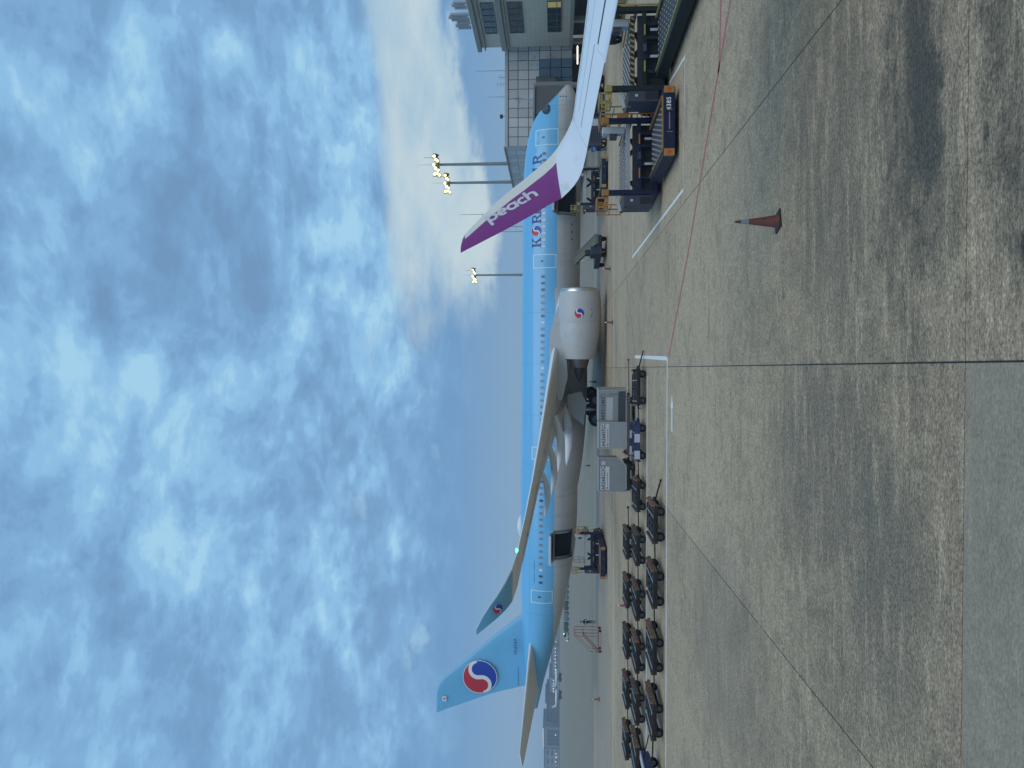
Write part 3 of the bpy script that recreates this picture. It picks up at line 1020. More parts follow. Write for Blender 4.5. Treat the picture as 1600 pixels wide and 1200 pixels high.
def fin_face(lx, z, off=.012):
    t = (z - 2.75) / (11.25 - 2.75)
    le = NOSE - (56.3 + (63.6 - 56.3) * t); te = NOSE - (64.3 + (67.35 - 64.3) * t)
    c = le - te
    s = min(1, max(0.0, (le - lx) / c))
    th = 5 * .10 * c * (0.2969 * math.sqrt(s) - 0.1260 * s - 0.3516 * s**2 + 0.2843 * s**3 - 0.1015 * s**4)
    return (lx, -(th + .03 * c * 0 + off + .02 * c * 4 * s * (1 - s)), z)


emblem(lambda u, v: fin_face(NOSE - 63.45 + u, 7.35 + v, .03), 1.88, fin, 110, ring=0.035)
fl = MB().add([fin_face(NOSE - 66.35, 11.05, .02), fin_face(NOSE - 65.75, 11.05, .02), fin_face(NOSE - 65.75, 11.5, .02), fin_face(NOSE - 66.35, 11.5, .02)], [(0, 1, 2, 3)]).build("flag", EWHITE, fin)
emblem(lambda u, v: fin_face(NOSE - 66.05 + u, 11.275 + v, .035), 0.12, fl, 12, name="flag_disc")
rb = MB()
rb.add([fin_face(NOSE - 64.35 - .0, 3.2, .02), fin_face(NOSE - 62.1, 3.2, .02), fin_face(NOSE - 62.16, 3.16, .022), fin_face(NOSE - 64.35, 3.16, .022)], [(0, 1, 2, 3)])
rb.build("rudder_gap", DARKM, fin)
text_part("HL8597", 0.52, lambda u, v: fin_face(NOSE - 60.7 + u, 3.30 + v, .14), LETB, fin, "registration", offset=.006, sx=.95)
for sgn in (-1, 1):
    s_ = [((NOSE - 58.2, sgn * 0.9, 1.75), (NOSE - 64.4, sgn * .9, 0.95), .10), ((NOSE - 60.6, sgn * 3.2, 2.0), (NOSE - 65.4, sgn * 3.2, 1.3), .10), ((NOSE - 65.9, sgn * 8.9, 2.5), (NOSE - 67.9, sgn * 8.9, 2.15), .09), ((NOSE - 66.9, sgn * 9.35, 2.56), (NOSE - 68.2, sgn * 9.35, 2.3), .06)]
    wing_loft(s_, 12, flip=-sgn, mfun=lambda i, k: 1 if min(k, 23 - k) <= 1 else 0).build("tailplane", [WINGG, WHITE], jet, smooth=True)
# antenna blister
rr = []
for q in range(13):
    s = q / 12
    g = math.sin(math.pi * s) ** .6 + .01
    rr.append([(px2lx(843) + 2.5 * s, .6 * g * math.cos(2 * math.pi * k / 14), 3.0 + .42 * g * math.sin(2 * math.pi * k / 14)) for k in range(14)])
MB().loft(rr).build("antenna_blister", WHITE, jet, smooth=True)


def wheel(mb_t, mb_r, c, r, w):
    x, y, z = c
    mb_t.lathe([(-w / 2, r * .55), (-w / 2, r * .86), (-w * .36, r), (w * .36, r), (w / 2, r * .86), (w / 2, r * .55)], c, 'y', 20)
    mb_r.lathe([(-w * .42, 0), (-w * .42, r * .3), (-w * .36, r * .56), (w * .36, r * .56), (w * .42, r * .3), (w * .42, 0)], c, 'y', 14)


def gear(parent, lx, y, nrow, r, w, half, zg, strut_top):
    g = bpy.data.objects.new("landing_gear", None)
    COL.objects.link(g); g.parent = parent
    for dx in nrow:
        for s in (-1, 1):
            t_, r_ = MB(), MB()
            wheel(t_, r_, (lx + dx, y + s * half, zg + r), r, w)
            t_.build("tyre", TYRE, g, smooth=True)
            r_.build("wheel_rim", mat("wheel_rim", (0.10, 0.105, 0.11), .45, .4), g, smooth=True)
    MB().cyl((lx, y, zg + r), (lx, y, strut_top), .16, .2, 12).build("strut", STEEL, g, smooth=True)
    ax = MB()
    for dx in nrow:
        ax.cyl((lx + dx, y - half, zg + r), (lx + dx, y + half, zg + r), .1, n=8)
    if len(nrow) > 1:
        ax.cyl((lx + nrow[0], y, zg + r), (lx + nrow[-1], y, zg + r), .13, n=8)
    ax.build("axle", DARKM, g)
    MB().cyl((lx + .1, y, zg + 2.4 * r), (lx + 2.4, y, strut_top - .1), .09, n=8).build("drag_brace", STEEL, g)
    return g


for sgn in (-1, 1):
    gx = -1.75
    zg = -5.27 - 0.017
    gear(jet, gx, sgn * 5.3, (-.95, .95), .70, .5, .62, zg, -1.6)
    dd = MB()
    poly = [(.95, -1.75), (1.25, -3.1), (.1, -3.65), (-.9, -3.5), (-2.1, -3.38), (-.85, -1.85)]
    dd.prism([(a + gx + .55, b) for a, b in poly], lambda u, v, d: (u, sgn * (6.25 + .12 * (v + 1.8)) + d, v), -.05, .05)
    dd.build("gear_door", JGREY, jet)
gear(jet, NOSE - 5.2, 0, (0,), .52, .36, .34, -5.0, -2.7)

# ------------------------------------------------------------------ the near airliner's wing with its upswept tip
WTOP = mat("near_wing_paint", (0.66, 0.69, 0.72), 0.30, var=0.05, scale=1.2, dirt=(0.50, 0.52, 0.53), dirt_amt=0.12, coat=0.2)
PURPLE = mat("tip_magenta", (0.215, 0.020, 0.190), 0.33, var=0.07, scale=2.5, coat=0.25)
LEDGE = mat("leading_edge_metal", (0.74, 0.71, 0.62), 0.36, 0.0, var=0.08, scale=3)
b_ = R(40)
near = thing("airliner_wing", (3.648, 15.0, 0), "white airliner wing with purple peach-lettered tip reaching in from the right", "airplane wing", rz=b_)
# local x: flight direction, local y: out towards the tip
NST = [((-.80, .49, 6.55), (-1.03, .49, 6.54)), ((-.62, .487, 6.535), (-1.00, .475, 6.48)), ((-.49, .48, 6.50), (-.965, .455, 6.41)), ((-.38, .46, 6.43), (-.90, .42, 6.27)), ((.0, .39, 6.16), (-.76, .34, 5.97)), ((.33, .33, 5.91), (-.62, .27, 5.68)),
       ((.62, .265, 5.65), (-.50, .215, 5.46)), ((.89, .20, 5.37), (-.38, .16, 5.24)), ((1.12, .145, 5.15), (-.27, .11, 5.05)), ((1.33, .09, 4.94), (-.16, .055, 4.86)), ((1.56, .045, 4.77), (-.07, .02, 4.70)), ((1.72, .0, 4.66), (0.0, 0.0, 4.58)),
       ((1.80, -.12, 4.56), (.04, -.13, 4.44)), ((1.87, -.24, 4.47), (.07, -.24, 4.34)), ((1.96, -.40, 4.37), (.10, -.38, 4.25)), ((2.05, -.58, 4.29), (.16, -.58, 4.17)), ((2.17, -.82, 4.23), (.22, -.82, 4.12)), ((2.41, -1.35, 4.16), (.36, -1.35, 4.03)), ((2.61, -1.79, 4.09), (.47, -1.79, 3.95)),
       ((2.95, -2.51, 4.00), (.67, -2.51, 3.82)), ((3.35, -3.4, 3.90), (.90, -3.4, 3.66)), ((4.55, -6.0, 3.62), (1.6, -6.0, 3.33)), ((6.4, -10.0, 3.2), (2.6, -10.0, 2.8))]
NSTT = [(le, te, .075 if i < 12 else (.085 if i < 16 else .10)) for i, (le, te) in enumerate(NST)]
ncn = 22


def nmf(i, k, nc=ncn):
    s = min(k, 2 * nc - 1 - k)
    fr = 0.5 * (1 - math.cos(math.pi * (s + .5) / nc))
    if i <= 1:
        return 1
    if i < 11:
        return 2 if fr < .33 else 1
    return 2 if fr < (.09 if i > 15 else .20) else 0


nw = wing_loft(NSTT, ncn, flip=1, mfun=nmf).build("wing_skin", [WTOP, PURPLE, LEDGE], near, smooth=True, angle=60)


def nsurf(a, z, off):
    """inner face of the upswept tip at local x = a, height z"""
    for i in range(len(NST) - 1):
        # parametrise by height along the chord line
        (l0, t0), (l1, t1) = NST[i], NST[i + 1]
        def zc(l, t):
            s = (l[0] - a) / (l[0] - t[0])
            return l[2] + (t[2] - l[2]) * s, s, l[1] + (t[1] - l[1]) * s, l[0] - t[0]
        za, sa, ya, ca = zc(l0, t0); zb, sb, yb, cb = zc(l1, t1)
        if zb <= z <= za:
            q = (za - z) / max(1e-6, za - zb)
            s = min(1, max(0, sa + (sb - sa) * q)); y = ya + (yb - ya) * q; c = ca + (cb - ca) * q
            th = 5 * .075 * c * (0.2969 * math.sqrt(s) - 0.1260 * s - 0.3516 * s**2 + 0.2843 * s**3 - 0.1015 * s**4)
            return (a, y - th * 1.02 - .02 * c * 4 * s * (1 - s) - off, z)
    return (a, -off, z)


# lettering: rounded strokes laid along the tip
def stroke(mb, pts, w, fn):
    L, Rr = [], []
    for i, p in enumerate(pts):
        a, b = Vector(pts[max(i - 1, 0)]), Vector(pts[min(i + 1, len(pts) - 1)])
        d = (b - a).normalized(); n = Vector((-d.y, d.x)) * (w / 2)
        L.append(fn(p[0] + n.x, p[1] + n.y)); Rr.append(fn(p[0] - n.x, p[1] - n.y))
    k = len(pts)
    mb.add(L + Rr, [(i, i + 1, k + i + 1, k + i) for i in range(k - 1)])


def arcp(cx, cy, r, a0, a1, n=14):
    return [(cx + r * math.cos(R(a0 + (a1 - a0) * k / n)), cy + r * math.sin(R(a0 + (a1 - a0) * k / n))) for k in range(n + 1)]


T_O, T_D = Vector((-.345, 6.00)), Vector((0.475, -0.88)).normalized()
T_U = Vector((-T_D.y, T_D.x))
TS = 0.215
def tfn(u, v):
    p = T_O + T_D * (u * TS) + T_U * (v * TS)
    return nsurf(p.x, p.y, .006)
PAINTW = mat("tip_lettering", (0.60, 0.62, 0.63), 0.4, var=0.06)
r_, w_ = .39, .29
GL = [("p", [[(.10, 1.0), (.10, .5), (.10, -.55)], arcp(.52, .50, r_, 165, -150), [(.10, .95), (-.06, 1.12)]], .0),
      ("e", [arcp(.52, .50, r_, 5, 305), [(.15, .47), (.9, .53)]], 1.06),
      ("a", [arcp(.52, .50, r_, 35, 330), [(.93, .98), (.93, .5), (.93, 0.02)]], 2.05),
      ("c", [arcp(.52, .50, r_, 48, 312)], 3.16),
      ("h", [[(.10, 1.45), (.10, .7), (.10, 0.02)], arcp(.50, .52, .38, 180, 0), [(.88, .52), (.88, .02)]], 4.10)]
for ch, strokes, u0 in GL:
    mb = MB()
    for s in strokes:
        q = []
        for a, b in zip(s, s[1:]):
            q += [(a[0] + (b[0] - a[0]) * t / 3, a[1] + (b[1] - a[1]) * t / 3) for t in range(3)]
        q.append(s[-1])
        stroke(mb, [(x + u0, y) for x, y in q], w_, tfn)
    mb.build("letter", PAINTW, nw)


def near_top(s, i_frac, off=.004):
    """point on the upper skin at chord share s and station index (float)"""
    i = min(int(i_frac), len(NST) - 2); t = i_frac - i
    le = Vector(NST[i][0]).lerp(Vector(NST[i + 1][0]), t); te = Vector(NST[i][1]).lerp(Vector(NST[i + 1][1]), t)
    c = (te - le).length
    th = 5 * .10 * c * (0.2969 * math.sqrt(s) - 0.1260 * s - 0.3516 * s**2 + 0.2843 * s**3 - 0.1015 * s**4) + .02 * c * 4 * s * (1 - s)
    p = le.lerp(te, s)
    return (p.x, p.y, p.z + th + off)


def seam(name, path, w=.014):
    mb = MB()
    k = len(path)
    vs = []
    for s, i in path:
        vs += [near_top(max(0.01, s - w / 2), i), near_top(s + w / 2, i)]
    mb.add(vs, [(2 * j, 2 * j + 1, 2 * j + 3, 2 * j + 2) for j in range(k - 1)])
    mb.build(name, DARKM, nw)


seam("panel_seam", [(.30, 15.6 + .25 * k) for k in range(28)], .012)
seam("panel_seam", [(.72, 16.4 + .25 * k) for k in range(11)], .012)
seam("panel_seam", [(.30 + .70 * k / 8, 16.0 + .25 * k / 8) for k in range(9)], .02)
seam("shroud_gap", [(.80, 19.0 + .2 * k) for k in range(14)], .028)
seam("panel_seam", [(.80 + .2 * k / 6, 18.9 + .06 * k / 6) for k in range(7)], .014)
seam("panel_seam", [(.55, 16.6 + .25 * k) for k in range(18)], .005)
# flap, with its shroud gap, just right of the aileron
fp = MB()
rings = []
for o in (-2.45, -3.4, -6.0, -9.5):
    q = (-o - 2.51) / .89
    te = Vector((.67, -2.51, 3.82)).lerp(Vector((.90, -3.4, 3.66)), q) if o > -3.5 else Vector((.90, -3.4, 3.66)).lerp(Vector((2.6, -10, 2.8)), (-o - 3.4) / 6.6)
    rings.append([(te.x + .55, o, te.z + .085), (te.x - .10, o, te.z + .005), (te.x - .10, o, te.z - .01), (te.x + .50, o, te.z - .05)])
fp.loft(rings).build("flap", WTOP, near)
# flap track fairing hanging behind the trailing edge
rr = []
for q in range(17):
    s = q / 16
    g = max(0.0, math.sin(math.pi * (1 - s) ** .75)) ** .6 + .004
    rr.append([(3.6 - 3.2 * s, -3.75 + .15 * g * math.cos(2 * math.pi * k / 18), 3.36 - .22 * s + .22 * g * math.sin(2 * math.pi * k / 18)) for k in range(18)])
MB().loft(rr).build("flap_fairing", WTOP, near, smooth=True)

# ------------------------------------------------------------------ container dollies
DK = mat("dolly_frame", (0.024, 0.020, 0.018), 0.7, 0.0, var=0.35, scale=6, dirt=(0.10, 0.062, 0.04), dirt_amt=0.22, spec=0.2)
DKD = mat("dolly_deck", (0.034, 0.029, 0.026), 0.65, 0.0, var=0.4, scale=7, dirt=(0.085, 0.065, 0.05), dirt_amt=0.35, spec=0.25)
RUST = mat("rusty_orange", (0.30, 0.150, 0.075), 0.75, var=0.4, scale=9, dirt=(0.05, 0.035, 0.03), dirt_amt=0.62)
RUSTD = mat("rusty_brown", (0.145, 0.085, 0.060), 0.75, var=0.35, scale=8, dirt=(0.04, 0.033, 0.03), dirt_amt=0.5)
NAVY = mat("navy_paint", (0.016, 0.028, 0.085), 0.45, var=0.25, scale=5, dirt=(0.06, 0.055, 0.05), dirt_amt=0.15)
RIMM = mat("dolly_rim", (0.085, 0.085, 0.09), 0.5, 0.4, var=0.3)
STRIPE = mat("tarp_white", (0.42, 0.45, 0.50), 0.6, var=0.12)


def make_dolly(L=1.62, W=2.35, frame=DK, deck=DKD, stop=RUST, drop_bar=False, bar_len=1.25, striped=False):
    root = thing("container_dolly", (0, 0, 0), "dolly", "dolly")
    h = .46
    fr = MB()
    for s in (-1, 1):
        fr.bx(-L / 2, L / 2, s * W / 2 - .045, s * W / 2 + .045, h - .15, h)
        fr.bx(-L / 2 + .1, L / 2 - .1, s * .36 - .04, s * .36 + .04, h - .20, h - .06)
    for x in (-L / 2 + .045, L / 2 - .045, -.4, .4):
        fr.bx(x - .045, x + .045, -W / 2 + .045, W / 2 - .045, h - .14, h - .02)
    fr.build("frame", frame, root)
    # deck plates with lightening slots between them
    for (x0, x1, y0, y1) in ((-L / 2 + .1, -.06, -W / 2 + .05, -.70), (.10, L / 2 - .1, -W / 2 + .05, -.62), (-L / 2 + .1, L / 2 - .1, -.14, .14), (-L / 2 + .1, -.10, .62, W / 2 - .05), (.06, L / 2 - .1, .70, W / 2 - .05)):
        MB().bx(x0, x1, y0, y1, h - .035, h + .012).build("deck_plate", deck, root)
    for k in range(5):
        x = -L / 2 + .22 + k * (L - .44) / 4
        MB().cyl((x, -W / 2 + .06, h + .025), (x, W / 2 - .06, h + .025), .028, n=8).build("roller", STEEL if k % 3 == 0 else deck, root)
    # end stops
    for e in (-1, 1):
        st_ = MB()
        if e > 0:
            for y in (-.85, -.3, .3, .85):
                st_.box((L / 2 - .02, y, h + .055), (.07, .36, .11))
            st_.bx(L / 2 - .07, L / 2 + .03, -W / 2, W / 2, h - .13, h - .0)
        else:
            st_.bx(-L / 2 - .03, -L / 2 + .05, -W / 2, W / 2, h - .02, h + .09)
        st_.build("end_stop", stop if e > 0 else RUSTD, root)
    for s in (-1, 1):
        g_ = MB()
        g_.bx(-L / 2 + .15, L / 2 - .25, s * (W / 2 + .05) - .02, s * (W / 2 + .05) + .02, h - .06, h + .05)
        g_.build("side_guide", frame, root)
        if striped:
            for k in range(4):
                x = -L / 2 + .1 + k * (L - .2) / 4
                MB().bx(x, x + (L - .2) / 4, s * (W / 2 + .085) - .012, s * (W / 2 + .085) + .012, h - .12, h + .16).build("side_band", STRIPE if k % 2 == 0 else NAVY, root)
    for x in (-L / 2 + .26, L / 2 - .26):
        MB().bx(x - .05, x + .05, -W / 2 + .2, W / 2 - .2, .15, .24).build("axle", frame, root)
        for s in (-1, 1):
            t_, r2 = MB(), MB()
            wheel(t_, r2, (x, s * (W / 2 - .16), .20), .20, .14)
            o = t_.build("wheel", TYRE, root, smooth=True)
            r2.build("rim", RIMM, o, smooth=True)
    ft = MB()
    ft.lathe([(-.05, .0), (-.05, .23), (.05, .23), (.05, 0)], (L / 2 - .02, 0, h - .14), 'z', 14)
    ft.box((L / 2 + .05, 0, .28), (.22, .3, .10))
    ft.build("turntable", frame, root)
    tb = MB()
    if drop_bar:
        a, b = (L / 2 + .1, 0, .27), (L / 2 + .95, -.12, .06)
        tb.bar(a, b, .06, .06)
        tb.bar((L / 2 + .70, -.28, .13), (L / 2 + .70, .12, .13), .04)
        tb.cyl((L / 2 + .95, -.12, .03), (L / 2 + .95, -.12, .10), .06, n=8)
    else:
        tb.bar((L / 2 + .1, 0, .27), (L / 2 + bar_len, 0, .30), .055)
        tb.box((L / 2 + bar_len, 0, .30), (.10, .12, .14))
    tb.build("tow_bar", frame, root)
    MB().box((-L / 2 - .06, 0, .30), (.16, .14, .08)).box((-L / 2 - .16, 0, .24), (.05, .06, .2)).build("hitch", frame, root)
    return root


protos = {}
ORD = ["first", "second", "third", "fourth", "fifth", "sixth", "seventh", "eighth"]


def put_dolly(kind, kw, x, y, rz, label, group):
    if kind not in protos:
        o = protos[kind] = make_dolly(**kw)
    else:
        o = copy_tree(protos[kind])
    o.location = (x, y, 0)
    o.rotation_euler.z = rz
    o['label'] = label; o['category'] = 'dolly'; o['group'] = group
    return o


GA, GB, GC = "dollies in the nearest row", "dollies in the middle row", "dollies in the far row"
ra = [(-6.02, 34.15), (-8.82, 34.3), (-11.75, 34.5), (-14.65, 34.6)]
for k, (x, y) in enumerate(ra):
    put_dolly("lead" if k == 0 else "std", dict(drop_bar=True) if k == 0 else {}, x, y, R(-1 + random.uniform(-3, 3)),
              "empty rusty dolly with its tow bar dropped, leading the nearest row" if k == 0 else "empty black dolly, %s from the right in the nearest row" % ORD[k], GA)
rb_ = [(-.18, 40.9), (-3.0, 41.0), (-5.85, 41.0), (-8.6, 41.1), (-11.5, 41.2), (-14.3, 41.3), (-17.1, 41.4), (-19.8, 41.4)]
for k, (x, y) in enumerate(rb_):
    if k == 0:
        put_dolly("lead_dark", dict(drop_bar=True, stop=DK, L=1.9), x, y, R(0.5), "empty dark dolly leading the middle row, below the first silver container", GB)
    elif k == 1:
        put_dolly("striped", dict(frame=NAVY, stop=NAVY, striped=True, L=1.95), x, y, R(-1), "navy dolly with white banded sides in the middle row", GB)
    else:
        put_dolly("std" if k % 3 else "brown", {} if k % 3 else dict(stop=RUSTD), x, y, R(random.uniform(-4, 3)), "empty black dolly, %s from the right in the middle row" % ORD[k], GB)
long_d = put_dolly("double", dict(L=3.45, frame=RUSTD, stop=RUST, bar_len=2.2), -2.45, 46.3, R(1.0), "long rust brown dolly carrying two silver cargo containers", GC)
cont_d = put_dolly("black", dict(stop=DK), -5.45, 46.4, R(-.5), "black dolly carrying the lone grey container", GC)
for k, (x, y) in enumerate([(-9.55, 46.6), (-12.5, 46.7), (-15.6, 46.8), (-18.6, 46.9), (-21.7, 47.0)]):
    put_dolly("std" if k != 2 else "brown", {}, x, y, R(random.uniform(-4, 4)), "empty black dolly, %s from the left in the far row" % ORD[4 - k], GC)
# bar between the far-row dollies is part of each dolly

# the different, wheeled unit at the end of the nearest row
tr = thing("baggage_trailer", (-17.55, 34.6, 0), "low navy baggage trailer coupled behind the nearest row of dollies", "trailer", rz=R(-1))
MB().bx(-1.35, .55, -.75, .75, .38, .50).build("bed", mat("trailer_grey", (0.16, 0.17, 0.18), .6, var=.25), tr)
MB().bx(.30, .62, -.8, .8, .42, .78).build("head_board", NAVY, tr)
MB().bx(.28, .64, -.8, .8, .78, .82).build("head_rail", STRIPE, tr)
for x in (.15, -1.0):
    for s in (-1, 1):
        t_, r2 = MB(), MB()
        wheel(t_, r2, (x, s * .7, .24), .24, .15)
        o = t_.build("wheel", TYRE, tr, smooth=True)
        r2.build("rim", mat("pale_rim", (0.38, 0.38, 0.37), .5), o, smooth=True)
MB().bar((.6, 0, .35), (1.72, 0, .32), .06).bar((.6, .3, .7), (1.70, .1, .50), .045).build("tow_bar", DK, tr)


# ------------------------------------------------------------------ cargo containers with the cut lower corner
ALU = mat("container_aluminium", (0.32, 0.33, 0.325), 0.42, 0.45, var=0.15, scale=2.5, dirt=(0.24, 0.24, 0.235), dirt_amt=0.22, bump=.15, bscale=3)
ALUD = mat("container_dull", (0.27, 0.285, 0.29), 0.55, 0.25, var=0.10, scale=2, dirt=(0.25, 0.255, 0.255), dirt_amt=0.25, bump=.2, bscale=2.5)
EDGE = mat("container_edge", (0.45, 0.45, 0.43), 0.4, 0.5, var=0.12)
PLATE = mat("label_plate", (0.47, 0.49, 0.50), 0.5, var=0.1, scale=12, dirt=(0.35, 0.36, 0.37), dirt_amt=.25)
INK = mat("ink_navy", (0.012, 0.016, 0.035), 0.5, var=0.1)
CURT = mat("dark_curtain", (0.045, 0.055, 0.06), 0.7, var=0.25)


def container(loc, rz, code, label, style, w=2.01, cut=.50):
    root = thing("cargo_container", loc, label, "container", rz=rz, group="silver cargo containers")
    b, hgt, dep = 1.56, 1.62, 1.53
    x0 = -b / 2
    if not cut:
        b = w
    poly = [(x0, 0), (x0 + b, 0), (x0 + w, cut), (x0 + w, hgt), (x0, hgt)] if cut else [(x0, 0), (x0 + w, 0), (x0 + w, hgt), (x0, hgt)]
    body = MB().prism(poly, lambda u, v, d: (u, d, v), -dep / 2, dep / 2).build("body", ALU if style == 1 else ALUD, root, bevel=.012)
    ed = MB()
    for s in (-1, 1):
        y = s * (dep / 2 + .006)
        for (a, c) in zip(poly, poly[1:] + poly[:1]):
            ed.bar((a[0], y, a[1]), (c[0], y, c[1]), .045, .05)
    for (u, v) in poly:
        ed.bar((u, -dep / 2, v), (u, dep / 2, v), .05)
    ed.build("edge_rails", EDGE, root)
    yf = -dep / 2 - .012
    MB().bx(x0 - .02, x0 + b + .02, -dep / 2 - .02, dep / 2 + .02, -.05, -.001).build("base", EDGE, root)
    f = lambda x, z: (lambda u, v: (x + u, yf - .006, z + v))
    if style == 1:
        MB().bx(x0 + .08, x0 + w - .30, yf - .004, yf + .01, .48, hgt - .08).build("front_panel", ALU, root)
        MB().bx(x0 + .05, x0 + b - .05, yf - .003, yf + .01, .03, .46).build("lower_curtain", CURT, root)
        cr_ = MB()
        for k in range(9):
            z = .52 + k * .115
            cr_.bar((x0 + w - .26 + .05 * (k % 2), yf - .02, z), (x0 + w - .16 - .05 * (k % 3), yf - .03, z + .10), .05, .03)
        cr_.build("crumpled_foil", mat("foil", (0.66, 0.63, 0.55), .22, .9, var=.2), root)
        for (za, zb) in ((.78, 1.16),):
            MB().bx(x0 + .12, x0 + w - .42, yf - .012, yf - .004, za, zb).build("label_plate", PLATE, root)
        text_part(code, .29, f(x0 + .14, 1.27), INK, root, "container_code", offset=.006, sx=.90)
        for k in range(3):
            text_part("KE", .10, f(x0 + .3 + k * .45, .9 + .08 * (k % 2)), INK, root, "small_mark")
    else:
        s = .30 if style == 2 else .29
        pl = MB().bx(x0 + .10, x0 + w - (.08 if style == 2 else .52), yf - .008, yf, hgt - .62 if style == 2 else hgt - .64, hgt - .40).build("label_plate", PLATE, root)
        MB().bx(x0 + .10, x0 + w - (.08 if style == 2 else .52), yf - .006, yf, hgt - .39, hgt - .10).build("code_plate", PLATE, root)
        text_part(code, s, lambda u, v: (x0 + .12 + u, yf - .014, hgt - .36 + v), INK, root, "container_code", offset=.006, sx=.80 if style == 2 else .86)
        emblem(lambda u, v: (x0 + .22 + u, yf - .016, hgt - .50 + v), .07, pl, 14)
        MB().bx(x0 + .36, x0 + 1.15, yf - .014, yf - .008, hgt - .535, hgt - .495).build("carrier_line", mat("faint_print", (.20, .24, .33), .5), pl)
        if style == 3:
            MB().bx(x0 + w - .42, x0 + w - .20, yf - .008, yf, hgt - .40, hgt - .16).build("sticker", PLATE, root)
    return root


container((-1.42, 46.25, .52), R(-7), "AKE31246C", "dented silver container with dark lower curtain, coded AKE31246C", 1, 1.92, 0)
container((-3.05, 46.0, .52), R(2), "AKE68592C", "plain grey container coded AKE68592C, beside the dented one", 2, 1.54, 0)
container((-5.62, 46.2, .52), R(0.5), "AKE68223C", "lone grey container with a slanted lower corner, coded AKE68223C", 3)


# ------------------------------------------------------------------ traffic cones
def cone(x, y, h, label, body_col, tipcol, lean=0.0):
    root = thing("traffic_cone", (x, y, 0), label, "cone", group="traffic cones on the apron")
    root.rotation_euler = (0, lean, random.uniform(0, 1))
    s = h / .92
    bm = mat("cone_" + body_col[0], body_col[1], .55, var=.18, scale=8, dirt=tuple(v * .45 for v in body_col[1]), dirt_amt=.3)
    MB().lathe([(.03 * s, .150 * s), (.06 * s, .140 * s), (.12 * s, .124 * s), (.63 * s, .054 * s)], (0, 0, 0), 'z', 24).build("cone_body", bm, root, smooth=True)
    MB().lathe([(.63 * s, .0545 * s), (.79 * s, .036 * s)], (0, 0, 0), 'z', 24).build("reflective_collar", mat("cone_collar_" + tipcol[0], tipcol[1], .4, var=.1), root, smooth=True)
    MB().lathe([(.79 * s, .036 * s), (.90 * s, .024 * s), (.92 * s, .015 * s), (.92 * s, 0)], (0, 0, 0), 'z', 20).build("cone_tip", bm, root, smooth=True)
    MB().box((0, 0, .017 * s), (.40 * s, .40 * s, .034 * s)).build("base", mat("cone_base", (.02, .02, .022), .7), root, bevel=.008)


ORG = ("orange", (0.155, 0.048, 0.036))
ORG2 = ("bright_orange", (0.33, 0.085, 0.05))
GREYC, WHC = ("grey", (0.22, 0.25, 0.26)), ("white", (0.78, 0.78, 0.76))
cone(3.43, 16.35, .92, "large faded orange cone alone on the near apron", ORG, GREYC)
cone(9.9, 65.8, .78, "small orange cone with white tip ahead of the near engine", ORG, WHC)
cone(5.05, 62.8, .78, "small orange cone with white tip below the near engine", ORG, WHC)
cone(-14.45, 50.0, .80, "orange cone with white collar behind the far row of dollies", ORG2, WHC)
cone(-33.8, 82.0, .95, "orange cone with white collar near the tailplane", ORG2, WHC)
cone(-11.2, 105.0, .85, "dark cone beyond the belly of the jet, left of the landing gear", ORG, GREYC)
cone(.25, 89.5, .85, "dark cone beyond the jet, right of the landing gear", ORG, GREYC)


# ------------------------------------------------------------------ cargo loaders
YEL = mat("safety_orange", (0.35, 0.165, 0.035), 0.5, var=.15, scale=6, dirt=(.18, .1, .04), dirt_amt=.2)
YEL2 = mat("safety_yellow", (0.34, 0.265, 0.075), 0.5, var=.15, scale=6, dirt=(.16, .13, .05), dirt_amt=.25)
GREEN = mat("loader_green", (0.011, 0.019, 0.020), 0.55, var=.25, scale=5, dirt=(.04, .04, .036), dirt_amt=.15, spec=.22)
NAVYL = mat("loader_navy", (0.010, 0.014, 0.042), 0.5, var=.25, scale=4, dirt=(.04, .04, .04), dirt_amt=.12, spec=.25)
SLATE = mat("loader_slate", (0.042, 0.046, 0.068), 0.6, var=.15, scale=4)
DECKG = mat("loader_deck", (0.040, 0.043, 0.046), 0.6, 0.0, var=.3, scale=8)
ROLL = mat("roller_metal", (0.17, 0.18, 0.185), 0.4, .5, var=.2)
BRG = mat("bridge_edge", (0.33, 0.35, 0.37), 0.5, var=.1)
WBOX = mat("console_white", (0.42, 0.44, 0.45), 0.45, var=.08)


